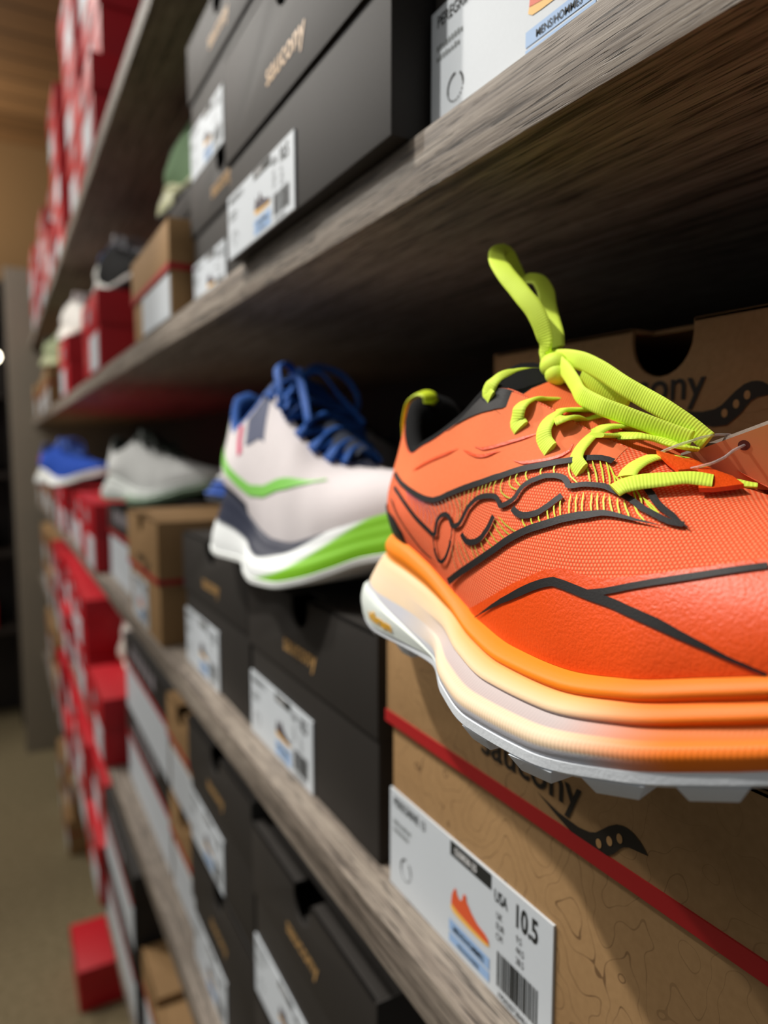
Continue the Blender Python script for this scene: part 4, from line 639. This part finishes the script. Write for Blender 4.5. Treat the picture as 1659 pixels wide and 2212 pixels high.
# ---- the orange trail shoe in front
OR = S(243, 92, 32)
def dye_orange(a, w_):
    """midsole colour, moulded-in dye with some shade painted into the recessed band: orange top band and toe, running out to cream and pale grey at the heel"""
    O = np.array(S(255, 140, 18)); O2 = np.array(S(255, 128, 30)); Cc = np.array(S(248, 222, 188)); Pc = np.array(S(250, 190, 115)); G = np.array(S(214, 214, 222)); L = np.array(S(198, 184, 182))
    toe = np.clip((a - 7.9)/1.7, 0, 1); toe = toe*toe*(3 - 2*toe)
    hl = np.clip((5.2 - a)/2.0, 0, 1)
    if w_ > .79: c = O
    elif w_ > .735: k = (w_ - .735)/.055; c = (O*.45 + Pc*.55)*(1 - k) + O*k
    elif w_ > .53: c = (Pc*(w_ - .53) + Cc*(.735 - w_))/.205*(1 - .6*hl) + Cc*.6*hl
    elif w_ > .375: c = L*(1 - hl) + Cc*hl  # recessed band: lilac-grey tint, part of it shade put into the colour
    elif w_ > .15: k = np.clip((w_ - .15)/.05, 0, 1); c = G*(1 - k) + Cc*k; c = c*(1 - hl) + (G*(1 - np.clip((w_ - .46)/.1, 0, 1)) + Cc*np.clip((w_ - .46)/.1, 0, 1))*hl
    else: c = G
    lo = .0 if w_ > .2 else .35
    tt = np.clip((toe - lo)/(1 - lo), 0, 1)
    dark = np.array(S(226, 112, 12)) if .375 < w_ < .53 else O2
    c = c*(1 - tt) + dark*tt
    return tuple(float(x) for x in c[:3]) + (1.0,)
foam = mat('dyed_foam', OR, .55, .35); t = NT(foam); at = t.n('ShaderNodeAttribute', {'attribute_name': 'dye'}).outputs[0]
t.base(at); t.bump(t.noise(t.coord(), 1400, 2), .12, .0004)
ribf = mat('ribbed_dyed_foam', OR, .55, .35); t = NT(ribf); t.base(t.n('ShaderNodeAttribute', {'attribute_name': 'dye'}).outputs[0])
sx_ = t.n('ShaderNodeSeparateXYZ', None, Vector=t.coord()).outputs; t.bump(t.math('SINE', t.math('MULTIPLY', t.math('ADD', sx_[0], t.math('MULTIPLY', sx_[2], .12)), 6.2832/.00125)), .10, .0004)
rub = speckled('pale_grey_rubber', S(224, 230, 236), .5, 900, .03, .25)
K0 = knit('orange_knit', S(240, 76, 26), S(255, 150, 104)); KF = knit('orange_fine_knit', S(248, 104, 48), S(255, 136, 84), .0009, bump=.15)
FILM = speckled('orange_film', S(246, 84, 16), .42, 1000, .05, .38, .5, .0006)
BLKF = speckled('black_film', S(34, 32, 32), .55, 1500, .12, .12, .3); PAD = speckled('black_padding', S(17, 17, 18), .9, 900, .2, .3, .2)
LACE = lace_mat('yellow_green_lace', S(226, 252, 84))
ost = dict(upper=K0, lining=PAD, tongue=KF, midsole=foam, outsole=rub, dye=dye_orange, ribbed=ribf, amp=.72)
# rib the lower bands of the wall finely
shoe = build_shoe('trail_running_shoe', (.183, .290, 1.3575), math.radians(-90), 'bright orange trail running shoe with yellow laces, nearest shoe, standing on a kraft box', ost, detail=2)
mud = lambda a: float(lerp_curve(SHOE['mud'], a)); l1 = lambda a: float(lerp_curve(SHOE['l1'], a))
amin = SHOE['mud'][0][0]
mud2 = lambda a: mud(a) if a < 10.4 else mud(10.4) + (a - 10.4)*.05
patch('toe_guard', FILM, shoe, amin, 13.9, lambda a: .0, mud2, .0005, 130, 20)
patch('toe_guard', FILM, shoe, amin, 13.9, lambda a: .0, mud2, .0005, 60, 14, side=1)
patch('heel_overlay', KF, shoe, .2, 8.2, lambda a: (l1(a) if a > 1.9 else .70 - .06*(1.9 - a)/1.9), lambda a: .985, .0003, 90, 20).data
mb = MB()
eye = SHOE['eye']; patch('eyestay_patch', BLKF, shoe, eye[0][0], eye[-1][0], lambda a: float(lerp_curve(eye, a)), lambda a: .992, .0007, 30, 10)
hc = SHOE['hc']; patch('heel_counter', BLKF, shoe, .0, hc[-1][0], lambda a: .0, lambda a: float(lerp_curve(hc, a)), .0008, 34, 10)
patch('heel_counter', BLKF, shoe, .0, hc[-1][0], lambda a: .0, lambda a: float(lerp_curve(hc, a)), .0008, 24, 8, side=1)
mb = MB()
for wd, tp, L in SHOE['black']: ribbon(mb, L, wd*.00098, .0010, tp)
mb.build('side_emblem', BLKF, shoe)
mb = MB()
ccol = []
for k, L in SHOE['stripes']:
    n0 = len(mb.v); ribbon(mb, L, .00026 + .00026*k, .0008, 3, n=16)
    c0, c1, c2 = np.array(S(140, 66, 150)), np.array(S(150, 140, 70)), np.array(S(212, 226, 40))
    c = c0*(1 - 2*k) + c1*2*k if k < .5 else c1*(2 - 2*k) + c2*(2*k - 1)
    mb.col[n0:] = [tuple(float(x) for x in c[:3]) + (1.0,)]*(len(mb.v) - n0)
prm = mat('print_dye', OR, .5, .4); t = NT(prm); t.base(t.n('ShaderNodeAttribute', {'attribute_name': 'dye'}).outputs[0])
mb.build('contour_stripes', prm, shoe)
# heel rubber with the sole maker's yellow name
mb = MB(); A = np.linspace(.9, 5.0, 40); rows = []
for a in A:
    top = .36*math.sin(min(1, (a - .9)/.5)*math.pi/2) if a < 2.2 else .36*(5.0 - a)/2.8
    P = sole_pt(np.full(8, a), np.linspace(0, max(top, .004), 8)); c = np.array([.04, 0, 0]); d = P - c; d[:, 2] = 0; d /= np.linalg.norm(d, axis=1)[:, None]
    h = np.array([.0017]*7 + [.0002]); rows.append(P + d*h[:, None])
mb.grid(rows); hr = mb.build('heel_rubber', speckled('white_rubber', S(228, 236, 230), .5, 900, .02, .2), shoe)
V_, F_ = text_mesh('vibram', .0115, .00040, .90); mb = MB(); w0 = max(a for a, b in V_)
pts = []
for x, y in V_:
    a = 2.30 + x/w0*.80; P = sole_pt([a], [.085 + y/.0115*.17 - .03*x/w0])[0]; d = P - np.array([.04, 0, P[2]]); d /= np.linalg.norm(d); pts.append(P + d*.0022)
mb.add(pts, F_); mb.build('sole_name', mat('yellow_print', S(246, 182, 10), .5), hr, smooth=False)
mb = MB()
for L in SHOE['emboss']: ribbon(mb, L, .0011, .0007, 3)
mb.build('embossed_line', FILM, shoe)
# laces
for k, P in SHOE['laces'].items():
    if k == 'loop_back':
        fr = [(0, -.6, .3)]*5 + [(.2, -.8, .4)]*5 + [(1, -.4, .6)]*3 + [(.6, -1, .3)]*8
        strand('lace_loop', P, LACE, shoe, .0070, .0016, 90, frames=fr)
    elif k == 'loop_fwd': strand('lace_loop', P, LACE, shoe, .0066, .0017, 60, frames=[(.3, -.9, .55)]*len(P))
    elif k == 'end_fwd': strand('lace_end', P, LACE, shoe, .0062, .0017, 60, frames=[(.3, -.9, .7)]*len(P))
    elif k == 'fold': strand('lace_end', P, LACE, shoe, .0070, .0016, 30, frames=[(.2, -.3, 1)]*len(P))
    elif k in ('e3b', 'e4b', 'e5', 'e6', 'e6b'): strand('lace', P, LACE, shoe, .0064, .0016, 44, center=.045)
    elif k == 'top': strand('lace', P, LACE, shoe, .0062, .0016, 44, frames=[(-.2, -1, .45)]*len(P))
    else: strand('lace', P, LACE, shoe, {'e6': .0068, 'e6b': .0068}.get(k, .0064), .0016, 44)
mb = MB(); k1 = np.array(SHOE['knot']); k2 = np.array(SHOE['knot2'])
bm = bmesh.new(); bmesh.ops.create_icosphere(bm, subdivisions=3, radius=1)
for c, sc in ((k1 + np.array([.001, 0, 0]), (.0062, .0050, .0048)), (k2 + np.array([.001, 0, .0012]), (.0048, .0040, .0042))):
    mb.add([(c[0] + v.co.x*sc[0], c[1] + v.co.y*sc[1], c[2] + v.co.z*sc[2]) for v in bm.verts], [tuple(v.index for v in f.verts) for f in bm.faces], 0, (0, 0, 0, 1))
bm.free(); mb.build('lace_knot', LACE, shoe)
strand('pull_tab', SHOE['tab'], mat('yellow_tab', S(205, 225, 30), .6), shoe, .0085, .0016, 30, frames=[(-1, -.45, .1)]*3 + [(-.6, -.3, 1)]*2 + [(1, 0, .5)]*2)
# lace keeper: a stiff orange strap over the vamp with a slot
mb = MB(); kp = np.array(SHOE['keeper']); up_ = np.array([0, -.25, 1])*.0006; n = len(kp); c = kp.mean(0)
mb.add(list(kp + up_) + list(kp - up_) + [c + np.array([0, -.0014, .0026])], [(i, (i + 1) % n, 2*n) for i in range(n)] + [(i, i + n, (i + 1) % n + n, (i + 1) % n) for i in range(n)])
kpo = mb.build('lace_keeper', FILM, shoe)
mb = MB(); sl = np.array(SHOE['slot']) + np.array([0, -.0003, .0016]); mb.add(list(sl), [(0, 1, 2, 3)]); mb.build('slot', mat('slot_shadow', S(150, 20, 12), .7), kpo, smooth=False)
# price tag hanging off the laces
tg_ = tag(empty('hang_tag', (.183, .290, 1.3575), math.radians(-90)), 'orange card hang tag tied to the laces of the orange trail shoe', 'tag')
c0 = np.array(TAG0); ex = np.array(TAGX); ey = np.array(TAGY); nz = np.cross(ex, ey); nz /= np.linalg.norm(nz)
card = mat('tag_card', S(232, 140, 92), .6, .3); t = NT(card); nn = t.noise(t.coord(), 22, 1)
t.base(t.ramp(nn, [(.35, S(220, 176, 96)), (.52, S(232, 158, 106)), (.70, S(212, 116, 90))]))
u_, v_ = ex/np.linalg.norm(ex), ey/np.linalg.norm(ey)
edge = speckled('tag_edge', S(128, 112, 98), .8, 1200, .25, .3)
mb = MB(); q = [c0, c0 + ex, c0 + ex + np.array(TAGY2), c0 + ey]; th_ = nz*.0008
sg = 1 if nz[1] < 0 else -1; fr_ = [p + th_*sg for p in q]; bk_ = [p - th_*sg for p in q]; dn = -v_*0 + np.array([0, 0, -.0012]); fr_[0] = fr_[0] + dn*.6; fr_[1] = fr_[1] + dn
mb.add(fr_ + bk_, [(0,1,2,3), (7,6,5,4)], 0); mb.add(fr_ + bk_, [(0,4,5,1), (1,5,6,2), (2,6,7,3), (3,7,4,0)], 1)
cd = mb.build('card', [card, edge], tg_, smooth=False)
hc_ = np.array(SHOE['filament']['lo'][-1])
rel = hc_ - c0; hp = c0 + u_*(rel @ u_) + v_*(rel @ v_)
mb = MB(); sgn = sg
mb.add([hp + u_*.0016*math.cos(a) + v_*.0016*math.sin(a) + nz*sgn*.0010 for a in np.linspace(0, 6.283, 15)[:-1]], [tuple(range(14))]); mb.build('hole', mat('tag_hole', S(96, 40, 30), .9), cd, smooth=False)
clear = mat('clear_plastic', (1, 1, 1, 1), .15, .5); clear.node_tree.nodes['Principled BSDF'].inputs['Transmission Weight'].default_value = .75
lo = [np.array(p) for p in SHOE['filament']['lo']]; lo[-1] = hp + nz*sgn*.001
hi = [np.array(p) for p in SHOE['filament']['hi']]; hi[-1] = hp - nz*sgn*.001
mb = MB(); mb.tube(dense(lo, 40), .00042, seg=8); mb.tube(dense(hi, 40), .00042, seg=8); mb.build('plastic_loop', clear, tg_)

# ---- the display shoes further along
def flat_dye(base, low=None, frm=6.0, hi=.5):
    b = np.array(base); l = np.array(low if low is not None else base)
    def f(a, w_):
        k = np.clip((a - frm)/1.6, 0, 1)*np.clip((hi - w_)/.2 + .5, 0, 1); c = b*(1 - k) + l*k; return tuple(float(x) for x in c[:3]) + (1.0,)
    return f
def style(up, lining, lace, sole, outs, low=None, tongue=None, frm=6.0, **kw):
    n = 'shoe_%d' % len(bpy.data.materials)
    d = dict(upper=speckled(n + '_upper', up, .85, 900, .05, .15, .12), lining=speckled(n + '_lining', lining, .85, 900, .15, .2), tongue=speckled(n + '_tongue', tongue or lining, .8, 900, .1, .2),
             lace=lace_mat(n + '_lace', lace), midsole=foam, outsole=speckled(n + '_outsole', outs, .6, 500, .05, .2), dye=flat_dye(sole, low, frm)); d.update(kw); return d
NAVY = speckled('navy_rubber', S(36, 42, 62), .6, 700, .08, .1); GREEN = speckled('green_print', S(138, 214, 96), .5, 700, .04, .05); PINK = mat('pink_print', S(232, 74, 120), .5); SLATE = speckled('slate_panel', S(92, 98, 122), .7, 700, .06, .1)
BLUE = S(28, 82, 160)
def dye_white(a, w_):
    wh, nv, gr = np.array(S(236, 240, 240)), np.array(S(34, 40, 60)), np.array(S(128, 196, 30))
    edge = .48 if a < 6 else .48 + .52*np.clip((a - 6)/4.0, 0, 1)
    k = np.clip((w_ - edge)/.04 + .5, 0, 1); c = wh*(1 - k) + nv*k
    g = np.clip(((a - 6.2)*.20 - w_)/.10, 0, 1); c = c*(1 - g) + gr*g
    return tuple(float(x) for x in c[:3]) + (1.0,)
w1 = style(S(226, 219, 220), BLUE, BLUE, S(238, 242, 242), S(226, 230, 228), None, S(40, 48, 66), 6.2, dye=dye_white, throat=(.010, .013), lace_w=.0095, amp=.05,
    lines=[('green_stripe', GREEN, [(.8, .86), (1.3, .70), (1.9, .54), (2.7, .40), (3.7, .30), (4.7, .26), (5.7, .28), (6.7, .35), (7.7, .44), (8.6, .52), (9.6, .60)], .0065, 3), ('pink_stripe', PINK, [(3.75, .97), (3.72, .80), (3.85, .62)], .006, 0)],
    patches=[('ankle_panel', SLATE, 4.2, 5.7, lambda a: .60 + .06*(5.7 - a), lambda a: .97), ('heel_rand', NAVY, .0, 4.2, lambda a: .0, lambda a: .10 + .16*max(0, 1 - a/2.0))])
HD = math.radians(-78); HE = math.radians(-62)
build_shoe('running_shoe', (.187, .585, B_ + .1356), math.radians(-80), 'white running shoe with blue laces and green sole, on a black shoe box', w1, 'display shoes on their boxes', 1.0, sz=1.25)
w2 = style(S(222, 222, 220), S(30, 30, 40), S(60, 90, 170), S(52, 92, 178), S(170, 172, 176), None, None, lines=[('red_stripe', mat('red_print', S(214, 52, 56), .5), [(1.0, .75), (2.0, .5), (3.5, .3)], .006, 3)])
build_shoe('running_shoe', (.455, .760, B_ + .1456), math.radians(192), 'white shoe with blue sole peeking out behind the white running shoe', w2, 'display shoes on their boxes', 1.0)
w3 = style(S(232, 234, 232), S(40, 46, 40), S(46, 54, 46), S(226, 232, 228), S(120, 150, 120), S(150, 175, 150), S(60, 66, 56), 4.0)
build_shoe('running_shoe', (.190, 1.340, B_ + .1356), HE, 'white running shoe with dark green laces above the kraft box', w3, 'display shoes on their boxes', 1.02)
w4 = style(S(44, 84, 186), S(30, 48, 110), S(60, 100, 190), S(226, 228, 224), S(60, 60, 66), None, None, lines=[('red_stripe', mat('red_print', S(186, 40, 72), .5), [(.6, .9), (1.3, .7), (2.0, .5)], .010, 3)])
build_shoe('running_shoe', (.115, 2.040, B_ + .1320), HE, 'bright blue running shoe with white sole on a red box', w4, 'display shoes on their boxes', 1.0)
w5 = style(S(120, 150, 112), S(60, 70, 60), S(150, 170, 130), S(206, 208, 160), S(24, 24, 26), None, S(80, 96, 78))
build_shoe('running_shoe', (.238, 1.010, A_ + .1625), HD, 'green running shoe with pale sole, on the black box topping the kraft box', w5, 'display shoes on their boxes', 1.0)
WHT = speckled('white_overlay', S(234, 236, 230), .6, 600, .03, .05)
w6 = style(S(12, 12, 13), S(36, 60, 110), S(160, 160, 165), S(236, 236, 230), S(16, 16, 16), S(18, 18, 20), None, 4.2, patches=[('heel_panel', WHT, .0, 3.0, lambda a: .0, lambda a: .85)])
build_shoe('running_shoe', (.205, 1.500, A_ + .1320), math.radians(-74), 'black shoe with chunky white sole on the first upper shelf red box', w6, 'display shoes on their boxes', 1.0)
w7 = style(S(226, 222, 216), S(60, 50, 50), S(200, 190, 190), S(234, 228, 220), S(26, 24, 24), None, None)
build_shoe('running_shoe', (.185, 2.050, A_ + .1320), math.radians(-72), 'off-white shoe with black outsole on the second upper shelf red box', w7, 'display shoes on their boxes', 1.0)
w8 = style(S(180, 190, 150), S(60, 70, 60), S(190, 200, 160), S(200, 206, 160), S(40, 44, 40), None, None)
build_shoe('running_shoe', (.175, 2.700, A_ + .1320), HE, 'pale green shoe at the far end of the upper shelf', w8, 'display shoes on their boxes', 1.0)
w9 = style(S(214, 206, 198), S(150, 80, 70), S(226, 150, 130), S(224, 216, 204), S(210, 130, 110), None, None)
build_shoe('running_shoe', (.245, 1.600, D_ + .1320), HD, 'cream and coral shoe on a red box on the lower shelf', w9, 'display shoes on their boxes', .92)
